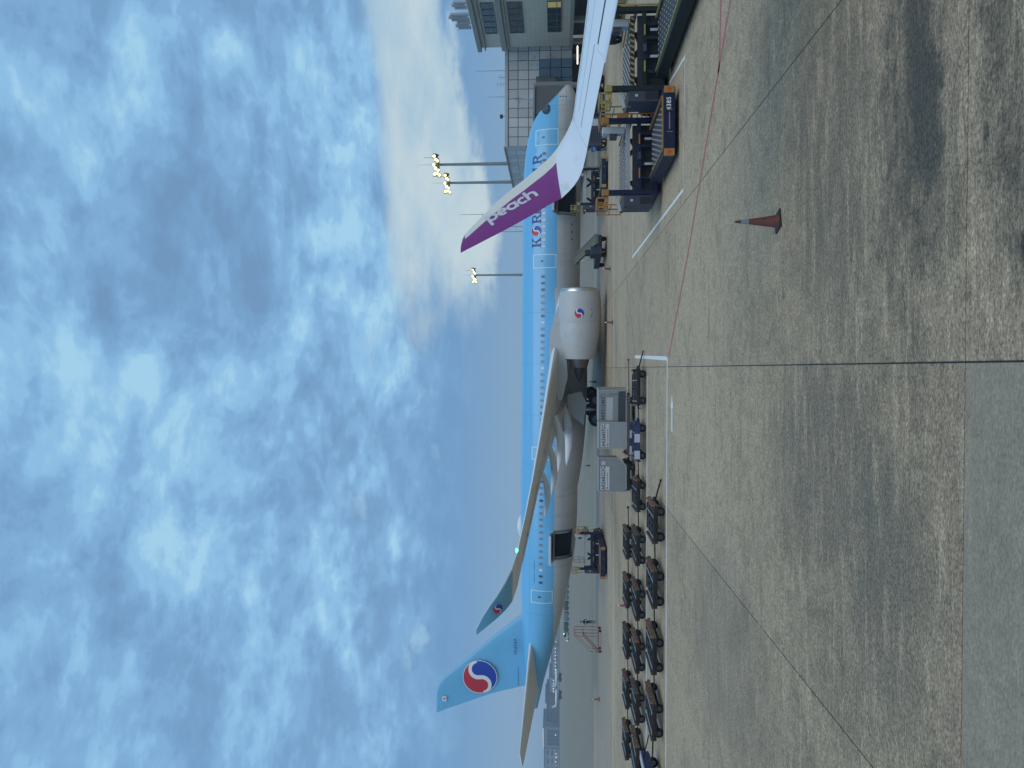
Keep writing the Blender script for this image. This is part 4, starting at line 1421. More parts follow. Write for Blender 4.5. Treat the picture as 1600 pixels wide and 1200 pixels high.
def loader(loc, label, paint, trim, number=None, pw=2.6, plen=4.2, hazard=False, s=1.0, rz=0.0, bh=1.55):
    root = thing("cargo_loader", loc, label, "loader", rz=rz, group="cargo loaders")
    root.scale = (s, s, s)
    hw = pw / 2
    ph = .60
    # chassis beams of the low platform
    fb = MB().bx(-hw, hw, 0, .16, .16, ph).build("front_beam", paint, root, bevel=.015)
    for x in (-hw + .11, hw - .11):
        MB().bx(x - .13, x + .13, -.035, .10, .19, ph - .02).build("corner_bumper", trim, fb, bevel=.012)
        MB().bx(x - .055, x + .055, -.046, -.034, .33, .46).build("reflector", mat("reflector_red", (.55, .06, .03), .3), fb)
    for x in (-.42, .42):
        MB().bx(x - .012, x + .012, -.02, .001, .26, .48).build("marker", trim, fb)
    if number:
        text_part(number, .23, lambda u, v: (hw - .90 + u, -.006, .33 + v), mat("number_white", (.66, .67, .68), .5), fb, "fleet_number", offset=.006)
        MB().bx(-.32, .32, -.006, .001, .36, .40).build("maker_strip", mat("faint_plate", (.20, .22, .28), .5), fb)
    for sgn in (-1, 1):
        MB().bx(sgn * hw - (.18 if sgn > 0 else 0), sgn * hw + (0 if sgn > 0 else .18), .17, plen, .16, ph).build("side_beam", paint, root, bevel=.015)
        MB().bx(sgn * (hw - .26) - .03, sgn * (hw - .26) + .03, .3, plen - .1, ph - .03, ph + .04).build("guide_rail", trim, root)
    MB().bx(-hw + .185, hw - .185, .165, plen, ph - .14, ph - .09).build("deck", DECKG, root)
    MB().bx(-hw + .3, hw - .3, .20, .27, ph - .05, ph + .03).build("stop_rail", trim, root)
    ro = MB()
    ny, nx = 13, 9
    for j in range(ny):
        for i in range(nx):
            x = -hw + .46 + i * (pw - .92) / (nx - 1) + (.055 if j % 2 else -.055)
            y = .40 + j * (plen - .6) / (ny - 1)
            ro.cyl((x - .035, y, ph - .08), (x + .035, y, ph - .08), .024, n=6)
    ro.build("deck_rollers", ROLL, root)["kind"] = "stuff"
    for x in (-hw + .35, hw - .35):
        for y in (.9, plen - .5):
            t_, r2 = MB(), MB()
            t_.lathe([(-.11, .10), (-.11, .20), (-.07, .24), (.07, .24), (.11, .20), (.11, .10)], (x, y, .24), 'x', 16)
            t_.build("wheel", TYRE, root, smooth=True)
    # lift frame behind the platform
    fy = plen + .25
    fw = hw + .28
    for sgn in (-1, 1):
        po = MB().bx(sgn * fw - .11, sgn * fw + .11, fy, fy + .22, .2, 2.35).build("post", paint, root, bevel=.015)
        MB().bx(sgn * fw - .14, sgn * fw + .14, fy - .03, fy + .25, 2.35, 2.66).build("post_cap", trim, po, bevel=.02)
    MB().bx(-fw + .12, fw - .12, fy + .02, fy + .20, .95, 1.12).build("cross_beam", paint, root)
    MB().bx(-fw + .12, fw - .12, fy + .02, fy + .20, .22, .42).build("cross_beam", paint, root)
    for x in (-.95, -.35, .45, 1.0):
        MB().bx(x - .06, x + .06, fy + .04, fy + .18, .43, .945).build("upright", paint, root)
    MB().bx(-fw + .13, fw - .13, fy + .35, fy + .40, .20, 1.30).build("back_plate", mat("loader_black", (.012, .013, .018), .6), root)
    for x in (-.75, .75):
        MB().bx(x - .22, x + .22, fy - .03, fy + .015, 1.0, 1.06).build("marker_bar", trim, root)
    MB().bx(-.16, .16, fy - .06, fy + .01, .96, 1.10).build("lamp_box", SLATE, root)
    for x in (-.35, .75):
        MB().bx(x - .05, x + .05, fy - .02, fy + .03, .50, .80).build("white_tag", WBOX, root)
    # scissor arms under the bridge
    by0, by1 = fy + .55, fy + 4.3
    for x in (-1.1, 1.1):
        MB().bar((x, by0 + .2, .35), (x, by1 - .3, bh - .25), .12, .20).build("scissor_arm", paint, root)
        MB().bar((x * .86, by0 + .2, bh - .25), (x * .86, by1 - .3, .35), .12, .20).build("scissor_arm", paint, root)
    MB().bx(-1.45, 1.45, by0, by1, .15, .34).build("chassis", paint, root)
    for x in (-1.25, 1.25):
        for y in (by0 + .5, by1 - .6):
            t_ = MB()
            t_.lathe([(-.15, .2), (-.15, .38), (-.1, .44), (.1, .44), (.15, .38), (.15, .2)], (x, y, .44), 'x', 18)
            t_.build("wheel", TYRE, root, smooth=True)
    # bridge deck
    br = MB().bx(-1.55, 1.55, by0, by1, bh - .16, bh).build("bridge", DECKG, root)
    MB().bx(-1.55, 1.55, by0 - .08, by0, bh - .16, bh + .03).build("bridge_lip", BRG if not hazard else mat("hazard_black", (.015, .015, .015), .6), br)
    if hazard:
        for k in range(13):
            x = -1.45 + k * .235
            MB().add([(x, by0 - .085, bh - .14), (x + .09, by0 - .085, bh - .14), (x + .17, by0 - .085, bh + .02), (x + .08, by0 - .085, bh + .02)], [(0, 1, 2, 3)]).build("hazard_stripe", YEL2, br)
    r3 = MB()
    for j in range(16):
        for i in range(9):
            x = -1.2 + i * .3 + (.06 if j % 2 else -.06); y = by0 + .15 + j * (by1 - by0 - .3) / 15
            r3.cyl((x - .05, y, bh + .012), (x + .05, y, bh + .012), .03, n=6)
    r3.build("bridge_rollers", ROLL, br)["kind"] = "stuff"
    for x in (-1.42, 1.42):
        MB().bar((x, by0 + .3, bh + .10), (x, by1 - 1.2, bh + .10), .07).build("guide_rail", trim, br)
    # console, rails and ladder on the right, cabinet and guard on the left
    MB().bx(1.22, 1.52, by0 + .1, by0 + .55, bh + .05, bh + 1.05).build("console", WBOX, br, bevel=.03)
    MB().bx(1.02, 1.22, by0 + .15, by0 + .5, bh + .40, bh + .72).build("console_screen", SLATE, br)
    ra_ = MB()
    for x in (1.66, 2.02):
        for y in (by0 - .1, by0 + 1.2):
            ra_.bar((x, y, bh - .2), (x, y, bh + 1.15), .045)
    for z in (bh + .25, bh + .7, bh + 1.15):
        for x in (1.66, 2.02):
            ra_.bar((x, by0 - .1, z), (x, by0 + 1.2, z), .045)
        ra_.bar((1.66, by0 - .1, z), (2.02, by0 - .1, z), .045)
        ra_.bar((1.66, by0 + 1.2, z), (2.02, by0 + 1.2, z), .045)
    ra_.build("guard_rail", trim, root)
    MB().bx(1.63, 2.05, by0 - .13, by0 - .10, bh - .10, bh + .42).build("guard_plate", trim, root)
    MB().bx(1.60, 2.06, by0 - .1, by0 + 1.2, bh - .25, bh - .2).build("walkway", DECKG, root)
    ld = MB()
    for x in (1.68, 2.0):
        ld.bar((x, by0 - .16, .3), (x, by0 - .12, bh - .15), .05)
    for k in range(5):
        z = .45 + k * (bh - .7) / 4
        ld.bar((1.68, by0 - .14, z), (2.0, by0 - .14, z), .045)
    ld.build("ladder", trim, root)
    cb = MB().bx(-2.18, -1.70, fy + .05, fy + 1.3, .45, bh + .15).build("cabinet", SLATE, root, bevel=.02)
    MB().bx(-2.10, -1.78, fy + .035, fy + .052, .50, 1.0).build("cabinet_door", mat("loader_black", (.012, .013, .018), .6), cb)
    MB().bx(-1.98, -1.88, fy + .03, fy + .05, 1.30, 1.42).build("tag_plate", WBOX, cb)
    MB().bar((-2.35, fy + .3, 1.85), (-1.65, fy + .2, 2.02), .10, .12).build("control_arm", WBOX, root)
    gf = MB()
    x0, x1, z0, z1, yy = -2.20, -1.80, bh + .85, bh + 1.32, fy + .1
    for a, b in (((x0, z0), (x1, z0)), ((x1, z0), (x1, z1)), ((x1, z1), (x0, z1)), ((x0, z1), (x0, z0)), ((x0, z0 + .12), (x1, z0 + .12))):
        for y in (yy, yy + .9):
            gf.bar((a[0], y, a[1]), (b[0], y, b[1]), .06)
    for (x, z) in ((x0, z0), (x1, z0), (x0, z1), (x1, z1)):
        gf.bar((x, yy, z), (x, yy + .9, z), .06)
    gf.bar((x0, yy + .45, bh), (x0, yy + .45, z0), .05)
    gf.build("hand_guard", trim, root)
    # long rail on the far left of the bridge
    lr = MB()
    for y in (by0 + 1.6, by0 + 2.6, by1):
        lr.bar((-1.62, y, bh - .1), (-1.62, y, bh + 1.1), .045)
    for z in (bh + .55, bh + 1.1):
        lr.bar((-1.62, by0 + 1.6, z), (-1.62, by1, z), .045)
    lr.build("bridge_rail", trim, root)
    return root


loader((10.0, 29.2, 0), "navy container loader with orange corners, numbered 4385, inside the painted box", NAVYL, YEL, "4385")
loader((13.85, 24.2, 0), "dark green container loader with yellow rails at the right edge", GREEN, YEL2, None, pw=2.7, plen=7.2, hazard=True)
loader((-16.3, 69.6, 0), "navy cargo loader serving the open rear cargo hatch of the jet", NAVYL, YEL, None, pw=2.9, plen=4.3, rz=R(-1), bh=1.75)
loader((19.0, 68.4, 0), "navy cargo loader under the jet behind the purple wing tip", NAVYL, YEL2, None, pw=2.8, rz=R(2), bh=1.9)

# ------------------------------------------------------------------ terminal: tiled block and panelled wing
def tile_mat(name, base, line, sx, sz):
    ma = bpy.data.materials.new(name)
    ma.use_nodes = True
    t = NT(ma.node_tree)
    b = ma.node_tree.nodes['Principled BSDF']
    P = t.n('ShaderNodeNewGeometry').outputs['Position']
    x, y, z = t.sep(P)
    u = t.math('ADD', x, y)
    fu = t.math('ABSOLUTE', t.math('SUBTRACT', t.math('FRACT', t.math('DIVIDE', u, sx)), .5))
    fz = t.math('ABSOLUTE', t.math('SUBTRACT', t.math('FRACT', t.math('DIVIDE', z, sz)), .5))
    ln = t.math('MAXIMUM', t.smooth(fu, .46, .49), t.smooth(fz, .45, .48))
    nz = t.noise(P, .6, 6, .65)
    st = t.noise(t.mapv(P, scale=(1.5, 1.5, .12)), 1.0, 6, .7)
    c = t.mix(nz, tuple(v * .86 for v in base), tuple(v * 1.12 for v in base))
    c = t.mix(t.math('MULTIPLY', t.smooth(st, .52, .74), .35), c, tuple(v * .6 for v in base))
    c = t.mix(t.math('MULTIPLY', ln, .55), c, line)
    t.l(c, b.inputs['Base Color'])
    b.inputs['Roughness'].default_value = .7
    return ma


TILE = tile_mat("wall_tile", (0.62, 0.555, 0.44), (0.36, 0.325, 0.265), .62, .62)
LEDGE2 = mat("wall_ledge", (0.31, 0.295, 0.25), .7, var=.12, scale=.6)
WFRAME = mat("window_frame", (0.10, 0.11, 0.115), .5, var=.1)
WGLASS = mat("window_glass", (0.035, 0.055, 0.06), .10, var=.25, scale=.7, spec=.7)
PANEL = mat("facade_panel", (0.48, 0.495, 0.495), .38, var=.10, scale=.35, dirt=(.29, .32, .335), dirt_amt=.15)
PANELB = mat("facade_glass_blue", (0.10, 0.17, 0.24), .18, var=.2, scale=.5)
MULL = mat("mullion", (0.09, 0.10, 0.11), .5, var=.1)
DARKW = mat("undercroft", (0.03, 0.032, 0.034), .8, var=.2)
TUBE = emit("tube_light", (1.0, .93, .80), 7.0)

blk = thing("terminal_building", (48.6, 0, 0), "beige tiled terminal block with three bands of dark windows", "building")
y0, y1, zt, zb = 66.0, 110.0, 15.7, 2.25
MB().bx(.15, 30, y0, y1, zb, zt).build("wall", TILE, blk)
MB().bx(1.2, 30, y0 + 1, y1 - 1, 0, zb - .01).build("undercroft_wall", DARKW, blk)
for k in range(7):
    y = y1 - .6 - k * 6.5
    MB().bx(.2, .8, y - .35, y + .35, -.02, zb - .005).build("column", LEDGE2, blk)
for (z0, z1, d) in ((15.35, 15.95, .35), (14.75, 14.95, .22), (11.75, 12.45, .30), (11.35, 11.5, .20), (2.25, 2.75, .18)):
    MB().bx(-d, .14, y0, y1 + d, z0, z1).build("ledge", LEDGE2, blk)
for (z0, z1) in ((12.75, 14.35), (9.05, 10.95), (3.95, 5.75)):
    for (ya, yb) in ((97.0, 105.4), (84.0, 93.0), (71.0, 80.0)):
        n = 5
        w = (yb - ya) / n
        wf = MB()
        for k in range(n + 1):
            wf.bx(.02, .148, ya + k * w - .06, ya + k * w + .06, z0, z1)
        for z in (z0, z1, z0 + (z1 - z0) * .32):
            wf.bx(.03, .147, ya, yb, z - .05, z + .05)
        fo = wf.build("window_frame", WFRAME, blk)
        for k in range(n):
            lit = (z0 < 5 and ya > 95 and k == 0)
            po = MB().bx(.09, .145, ya + k * w + .065, ya + (k + 1) * w - .065, z0 + .055, z1 - .055).build("pane", WGLASS if not lit else emit("lit_pane", (.60, .55, .20), .36), fo)
            if lit:
                po["label"] = "window pane lit from inside"

fac = thing("terminal_wing", (35.0, 112.0, 0), "lower terminal wing faced with square grey panels beside the tiled block", "building")
fw_, fz0, fz1 = 15.4, 2.2, 12.15
MB().bx(.06, fw_, .08, 48, fz0, fz1 - .02).build("core_wall", MULL, fac)
MB().bx(-.08, fw_, -.08, .07, fz1 - .45, fz1).build("parapet", PANEL, fac)
nc_, rows = 11, [2.25, 3.85, 5.45, 7.05, 8.65, 10.2, 11.62]
cw_ = fw_ / nc_
for i in range(nc_):
    for j in range(len(rows) - 1):
        blue = (6 <= i <= 8 and j < 3)
        d = -.55 if blue else 0
        MB().bx(i * cw_ + .05, (i + 1) * cw_ - .05, d, .075 + (0 if not blue else 0), rows[j] + .05, rows[j + 1] - .05).build("panel", PANELB if blue else PANEL, fac)
# side elevation running back from the corner
for k in range(24):
    ya = .1 + k * 2.0
    for (za, zb_) in ((9.0, 10.55), (10.6, 12.1)):
        MB().bx(-.03, .055, ya + .04, ya + 1.95, za, zb_).build("panel", PANEL, fac)
MB().bx(-.30, .05, 0, 48, 12.1, 12.3).build("side_coping", LEDGE2, fac)
for k in range(24):
    MB().bx(-.16, .05, .3 + k * 2.0, 1.9 + k * 2.0, 6.2, 6.35 + .0).build("louvre", PANEL, fac)
    for q in range(3):
        MB().bx(-.16, .05, .3 + k * 2.0, 1.9 + k * 2.0, 6.9 + q * .65, 7.1 + q * .65).build("louvre", PANEL, fac)
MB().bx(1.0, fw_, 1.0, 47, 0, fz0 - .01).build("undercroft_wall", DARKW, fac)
for k in range(4):
    MB().bx(.4 + k * 4.2, 1.0 + k * 4.2, .5, 1.1, -.02, fz0 - .005).build("column", LEDGE2, fac)
for (x, y, l) in ((46.5, 108.0, 2.6), (41.2, 110.5, 1.0), (50.5, 103.5, 1.5), (51, 99, 1.2), (37.5, 111.2, .8)):
    t_ = thing("strip_light", (x, y, 1.55), "lit strip light under the terminal, %.0f metres along" % x, "light", group="strip lights under the terminal")
    MB().bx(-l / 2, l / 2, -.09, .09, .10, .20).build("housing", BRG, t_)
    MB().bx(-l / 2 + .05, l / 2 - .05, -.08, .08, 0, .098).build("tube", TUBE, t_)
SLN = ["long strip light under the panelled wing beside the tiled block", "short strip light under the panelled wing above the nose", "strip light deep under the tiled block", "strip light under the tiled block at the right edge", "small strip light at the corner of the panelled wing"]
for o, l in zip([q for q in COL.objects if q.name.startswith("strip_light")], SLN):
    o["label"] = l

# roof equipment
def roof_antenna(x, y, z, h, n, label):
    a = thing("roof_antenna", (x, y, z), label, "antenna", group="antennas on the terminal roof")
    MB().cyl((0, 0, 0), (0, 0, h), .05, .03, 8).build("mast", STEEL, a)
    e = MB()
    for k in range(n):
        zz = h * (.25 + .6 * k / max(1, n - 1))
        e.bar((-.45 + .05 * k, 0, zz), (.45 - .05 * k, 0, zz), .035)
    e.build("elements", STEEL, a)


for k, (x, y, z, h, n, l) in enumerate([(46.6, 113, 12.15, 4.4, 0, "tall thin whip antenna on the panelled roof next to the tiled block"), (46.0, 114, 12.15, 1.1, 3, "low branched antenna beside the tallest whip"), (44.8, 113.5, 12.15, 1.4, 3, "short ladder antenna on the panelled roof"),
                             (42.7, 113, 12.15, 2.7, 1, "whip antenna in the middle of the panelled roof"), (34.9, 120, 12.3, 3.3, 1, "whip antenna on the side wing near the light masts")]):
    roof_antenna(x, y, z, h, n, l)
for k, (x, y, w, h, l) in enumerate([(50.2, 103.8, .9, 3.3, "wide grey mobile antenna panel on the tiled roof, right of the pair"), (50.0, 106.0, 1.1, 2.6, "narrow grey mobile antenna panel on the tiled roof, left end"), (50.4, 101.0, 1.0, 2.5, "grey antenna cabinet on the tiled roof at the right edge")]):
    a = thing("mobile_antenna", (x, y, 15.7), l, "antenna", group="mobile antennas on the tiled roof")
    for q in range(3):
        MB().bx(-.15, .15, -w + q * .7 - .25, -w + q * .7 + .25, .8 + .25 * (q % 2), h + .3 * (q == 1)).build("panel", BRG, a, bevel=.04)
    MB().cyl((0.25, -w + .7, 0), (0.25, -w + .7, h), .06, n=8).cyl((.25, -w, .9), (.25, .4, .9), .04, n=6).build("bracket", STEEL, a)
cbx = thing("roof_camera", (39.6, 112.5, 12.15), "small dark camera box on the parapet above the nose", "camera")
MB().cyl((0, 0, 0), (0, 0, .35), .05, n=8).build("stem", STEEL, cbx)
MB().box((0, 0, .55), (.5, .5, .42)).build("housing", DARKM, cbx, bevel=.04)

# passenger bridge reaching the far side of the jet's nose
pb = thing("passenger_bridge", (0, 0, 0), "dark grey passenger boarding bridge behind the nose of the jet", "boarding bridge")
def obox(a, b, w, h, name, ma):
    a, b = Vector(a), Vector(b)
    MB().bar(a, b, w, h).build(name, ma, pb)
BRD = mat("bridge_grey", (0.11, 0.118, 0.125), .5, var=.12, scale=.6)
BRL = mat("bridge_trim", (0.20, 0.215, 0.225), .5, var=.12, scale=.6)
obox((33.5, 90.5, 5.6), (43.5, 111.6, 6.2), 2.9, 2.7, "tunnel", BRD)
MB().box((31.0, 87.4, 5.35), (4.2, 4.4, 3.3), rz=R(25)).build("cab", BRD, pb, bevel=.12)
MB().box((31.0, 87.4, 7.08), (4.5, 4.7, .18), rz=R(25)).build("cab_roof", BRL, pb)
MB().box((33.6, 89.0, 4.9), (1.2, 3.2, 4.2), rz=R(25)).build("cab_frame", BRL, pb)
MB().cyl((34.0, 92.0, 0), (34.0, 92.0, 4.3), .35, n=14).cyl((36.0, 92.0, 0), (36.0, 92.0, 4.3), .35, n=14).build("lift_column", BRL, pb)
MB().box((35.0, 92.0, .45), (3.2, 1.4, .8)).build("drive_bogie", DARKM, pb)
lt = MB()
for s in (0, .9):
    lt.bar((36.0, 96.0 + s, 7.5), (40.5, 108 + s, 9.4), .07)
for k in range(9):
    q = k / 8
    lt.bar((36 + 4.5 * q, 96 + 12 * q, 7.5 + 1.9 * q), (36 + 4.5 * q, 96.9 + 12 * q, 7.5 + 1.9 * q), .05)
    lt.bar((36 + 4.5 * q, 96 + 12 * q, 6.9 + 1.4 * q), (36 + 4.5 * q, 96 + 12 * q, 7.5 + 1.9 * q), .05)
lt.build("roof_walkway", STEEL, pb)

# ------------------------------------------------------------------ floodlight masts
LAMP = emit("flood_lamp", (1.0, .84, .34), 2.6)
LAMP2 = emit("flood_lamp_white", (1.0, .90, .58), 3.4)
MAST = mat("mast_grey", (0.24, 0.255, 0.25), .5, .2, var=.1, scale=.3)


def flood_mast(x, y, h, label):
    r = thing("light_mast", (x, y, 0), label, "light mast", group="floodlight masts behind the terminal")
    MB().cyl((0, 0, 0), (0, 0, h), .55, .28, 14).build("pole", MAST, r, smooth=True)
    MB().cyl((0, 0, h), (0, 0, h + 4.5), .05, .02, 6).build("lightning_rod", MAST, r)
    MB().cyl((1.7, 0, h), (1.7, 0, h + 2.6), .05, n=6).lathe([(h + 2.6, 0), (h + 2.7, .15), (h + 2.9, 0)], (1.7, 0, 0), 'z', 8).build("beacon", MAST, r)
    ri = MB()
    ri.lathe([(-.15, 1.0), (-.15, 1.55), (.35, 1.55), (.35, 1.0), (-.15, 1.0)], (0, 0, h - .4), 'z', 18)
    for k in range(4):
        a = k * math.pi / 2 + .4
        ri.bar((0, 0, h - .3), (1.2 * math.cos(a), 1.2 * math.sin(a), h - .3), .12)
    ri.build("ring", MAST, r)
    for k in range(9):
        a = R(150 + k * 22)
        rr_ = 1.75 if k % 2 else 2.25
        px_, py_ = rr_ * math.cos(a) - .3, rr_ * math.sin(a)
        zz = h - .55 + .45 * (k % 3)
        hd = MB().box((px_, py_, zz), (.80, .44, .80), rz=a).build("flood_head", MAST, r)
        MB().lathe([(0, .0), (-.02, .36), (-.08, .36), (-.09, 0)], (px_, py_ - .34, zz - .04), 'y', 12).build("lens", LAMP2 if k % 3 == 1 else LAMP, hd)
    MB().box((2.0, -.2, h - .2), (.9, .5, .4), ry=.6).box((2.35, -.2, h + .35), (.4, .4, .9)).build("unlit_head", DARKM, r)
    for k in range(3):
        zz = h * (.25 + .17 * k)
    MB().bar((-1.1, 0, 15.5), (1.3, 0, 15.5), .10).build("cross_arm", MAST, r)
    MB().bx(.55, 1.9, -.4, .4, 12.6, 13.9).build("equipment_box", mat("mast_box", (.14, .15, .15), .6), r)


flood_mast(52.2, 180.0, 33.0, "tallest lit floodlight mast, nearest the terminal roof")
flood_mast(52.6, 198.0, 33.0, "lit floodlight mast second from the right")
flood_mast(37.9, 264.0, 33.0, "lit floodlight mast on its own above the middle of the fuselage")
for k, (x, y, h, l) in enumerate([(43.5, 210.0, 19.5, "thin dark antenna pole rising behind the purple wing tip"), (52.5, 262.0, 31.5, "thin antenna pole left of the purple wing tip's upper end"), (55, 246, 35.5, "thin antenna pole beside the very top of the purple wing tip")]):
    a = thing("antenna_pole", (x, y, 0), l, "antenna", group="thin antenna poles in the distance")
    MB().cyl((0, 0, 0), (0, 0, h), .16, .06, 8).build("pole", MAST, a)
    MB().bar((-.8, 0, h * .8), (.8, 0, h * .8), .08).build("cross_arm", MAST, a)

# ------------------------------------------------------------------ boarding and handling gear around the jet
bl = thing("belt_loader", (12.7, 70.5, 0), "dark belt loader with a slanting belt under the forward fuselage", "belt loader", rz=R(6))
MB().bx(-.9, .9, -.6, 4.8, .45, .95).build("chassis", mat("belt_navy", (.02, .03, .05), .5, var=.2), bl, bevel=.03)
MB().bx(-.9, -.1, -.4, 1.0, .95, 1.5).build("cowling", mat("belt_navy", (.02, .03, .05), .5), bl, bevel=.05)
MB().bar((.35, -1.2, .9), (.35, 6.2, 2.7), .85, .22).build("belt", mat("belt_olive", (.12, .11, .065), .7, var=.2), bl)
MB().bar((.35 - .45, -1.2, 1.05), (.35 - .45, 6.2, 2.85), .05, .12).bar((.35 + .45, -1.2, 1.05), (.35 + .45, 6.2, 2.85), .05, .12).build("side_rail", STEEL, bl)
MB().bar((-.2, 3.6, .9), (-.2, 4.4, 2.2), .09).bar((.9, 3.6, .9), (.9, 4.4, 2.2), .09).build("lift_arm", STEEL, bl)
MB().bx(-.75, -.25, .25, .75, 1.5, 2.0).build("seat", DARKM, bl, bevel=.05)
for x in (-.75, .75):
    for y in (.2, 3.9):
        t_ = MB()
        t_.lathe([(-.13, .15), (-.13, .36), (-.08, .42), (.08, .42), (.13, .36), (.13, .15)], (x, y, .42), 'x', 16)
        t_.build("wheel", TYRE, bl, smooth=True)

pt = thing("pushback_tractor", (27.5, 74.5, 0), "low dark pushback tractor under the nose of the jet", "tractor", rz=R(8))
MB().bx(-2.6, 2.6, -1.2, 1.2, .35, 1.15).build("body", GREEN, pt, bevel=.08)
MB().bx(-.4, .9, -1.1, 1.1, 1.15, 1.95).build("cab", GLASS, pt, bevel=.06)
MB().bx(-.5, 1.0, -1.15, 1.15, 1.95, 2.05).build("cab_roof", YEL2, pt)
for x in (-1.7, 1.7):
    for s_1 in (-1, 1):
        t_, r2 = MB(), MB()
        wheel(t_, r2, (x, s_1 * 1.08, .5), .5, .34)
        o = t_.build("wheel", TYRE, pt, smooth=True)
        r2.build("rim", RIMM, o, smooth=True)
MB().bar((2.6, 0, .55), (5.6, .3, .5), .14).build("tow_bar", YEL2, pt)
gp = thing("ground_power_unit", (23.2, 70.8, 0), "dark boxy power unit on wheels beside the pushback tractor", "power unit", rz=R(-5))
MB().bx(-1.3, 1.3, -.75, .75, .4, 1.75).build("housing", SLATE, gp, bevel=.06)
for k in range(5):
    MB().bx(-1.0, .2, -.775, -.752, .65 + k * .18, .74 + k * .18).build("louvre", DARKM, gp)
MB().bx(.5, 1.1, -.78, -.752, .8, 1.45).build("control_panel", WBOX, gp)
for x in (-.9, .9):
    for s_1 in (-1, 1):
        t_, r2 = MB(), MB()
        wheel(t_, r2, (x, s_1 * .68, .28), .28, .18)
        t_.build("wheel", TYRE, gp, smooth=True)
MB().bar((1.3, 0, .45), (2.3, 0, .3), .07).build("tow_bar", DK, gp)

# tow tractor near the green loader, pallet cages behind
tt = thing("tow_tractor", (25.3, 53.5, 0), "dark tow tractor parked beyond the green loader", "tractor", rz=R(-80))
MB().bx(-1.5, 1.5, -.8, .8, .35, .95).build("body", GREEN, tt, bevel=.06)
MB().bx(-.5, .3, -.75, .75, .95, 1.15).build("seat", DARKM, tt)
MB().bx(-1.3, -.6, -.7, .7, .95, 1.6).build("rear_cover", WBOX, tt, bevel=.05)
for x in (-1, 1):
    for s in (-1, 1):
        t_, r2 = MB(), MB()
        wheel(t_, r2, (x, s * .72, .38), .38, .22)
        t_.build("wheel", TYRE, tt, smooth=True)
CAGE = mat("cage_yellow", (.40, .33, .13), .6, var=.2, scale=5)
k = 0
for (x, y, l) in ((26.6, 49.6, "yellow wire pallet cage at the right edge, front of the pair"), (26.9, 52.6, "yellow wire pallet cage at the right edge, behind the front one")):
    cg = thing("pallet_cage", (x, y, 0), l, "cage", group="yellow wire pallet cages")
    ps = MB()
    for a in (-1.2, 1.2):
        for b in (-1, 1):
            ps.bar((a, b, 0), (a, b, 1.7), .09)
    for z in (.12, .6, 1.15, 1.68):
        ps.bar((-1.2, -1, z), (1.2, -1, z), .07).bar((-1.2, 1, z), (1.2, 1, z), .07).bar((-1.2, -1, z), (-1.2, 1, z), .07).bar((1.2, -1, z), (1.2, 1, z), .07)
    ps.build("frame", CAGE, cg)
    wi = MB()
    for q in range(11):
        x_ = -1.1 + q * .22
        wi.bar((x_, -1.0, .12), (x_, -1.0, 1.68), .025)
        y_ = -.95 + q * .19
        wi.bar((-1.2, y_, .12), (-1.2, y_, 1.68), .025)
    wi.build("wires", CAGE, cg)
    MB().bx(-1.05, 1.05, -.85, .85, .14, 1.35).build("load", mat("crate_tan", (.30, .26, .19), .75, var=.25, scale=3), cg, bevel=.03)

# orange wheeled steps and the ramp worker by the tail
sp_ = thing("service_steps", (-26.2, 79.2, 0), "orange tubular wheeled steps standing beside the worker", "steps")
STO = mat("steps_orange", (.30, .10, .055), .6, var=.2)
fr = MB()
for y in (-.5, .5):
    fr.bar((.9, y, .2), (.9, y, 2.75), .05).bar((.25, y, .2), (.25, y, 2.75), .05)
    fr.bar((.25, y, 1.85), (-1.5, y, .25), .06).bar((.25, y, 2.7), (-1.3, y, 1.2), .04).bar((-1.3, y, 1.2), (-1.4, y, .4), .04)
    fr.bar((-1.5, y, .25), (.9, y, .25), .05).bar((.25, y, 2.75), (.9, y, 2.75), .05)
fr.build("frame", STO, sp_)
for k in range(7):
    q = k / 6
    MB().box((-1.35 + 1.6 * q, 0, .35 + 1.45 * q), (.24, .96, .04)).build("step", STO, sp_)
MB().bx(.25, .9, -.5, .5, 1.86, 1.90).build("platform", STO, sp_)
for x in (-1.3, .8):
    for y in (-.5, .5):
        t_ = MB(); t_.lathe([(-.05, .03), (-.05, .13), (.05, .13), (.05, .03)], (x, y, .13), 'y', 12)
        t_.build("wheel", TYRE, sp_)


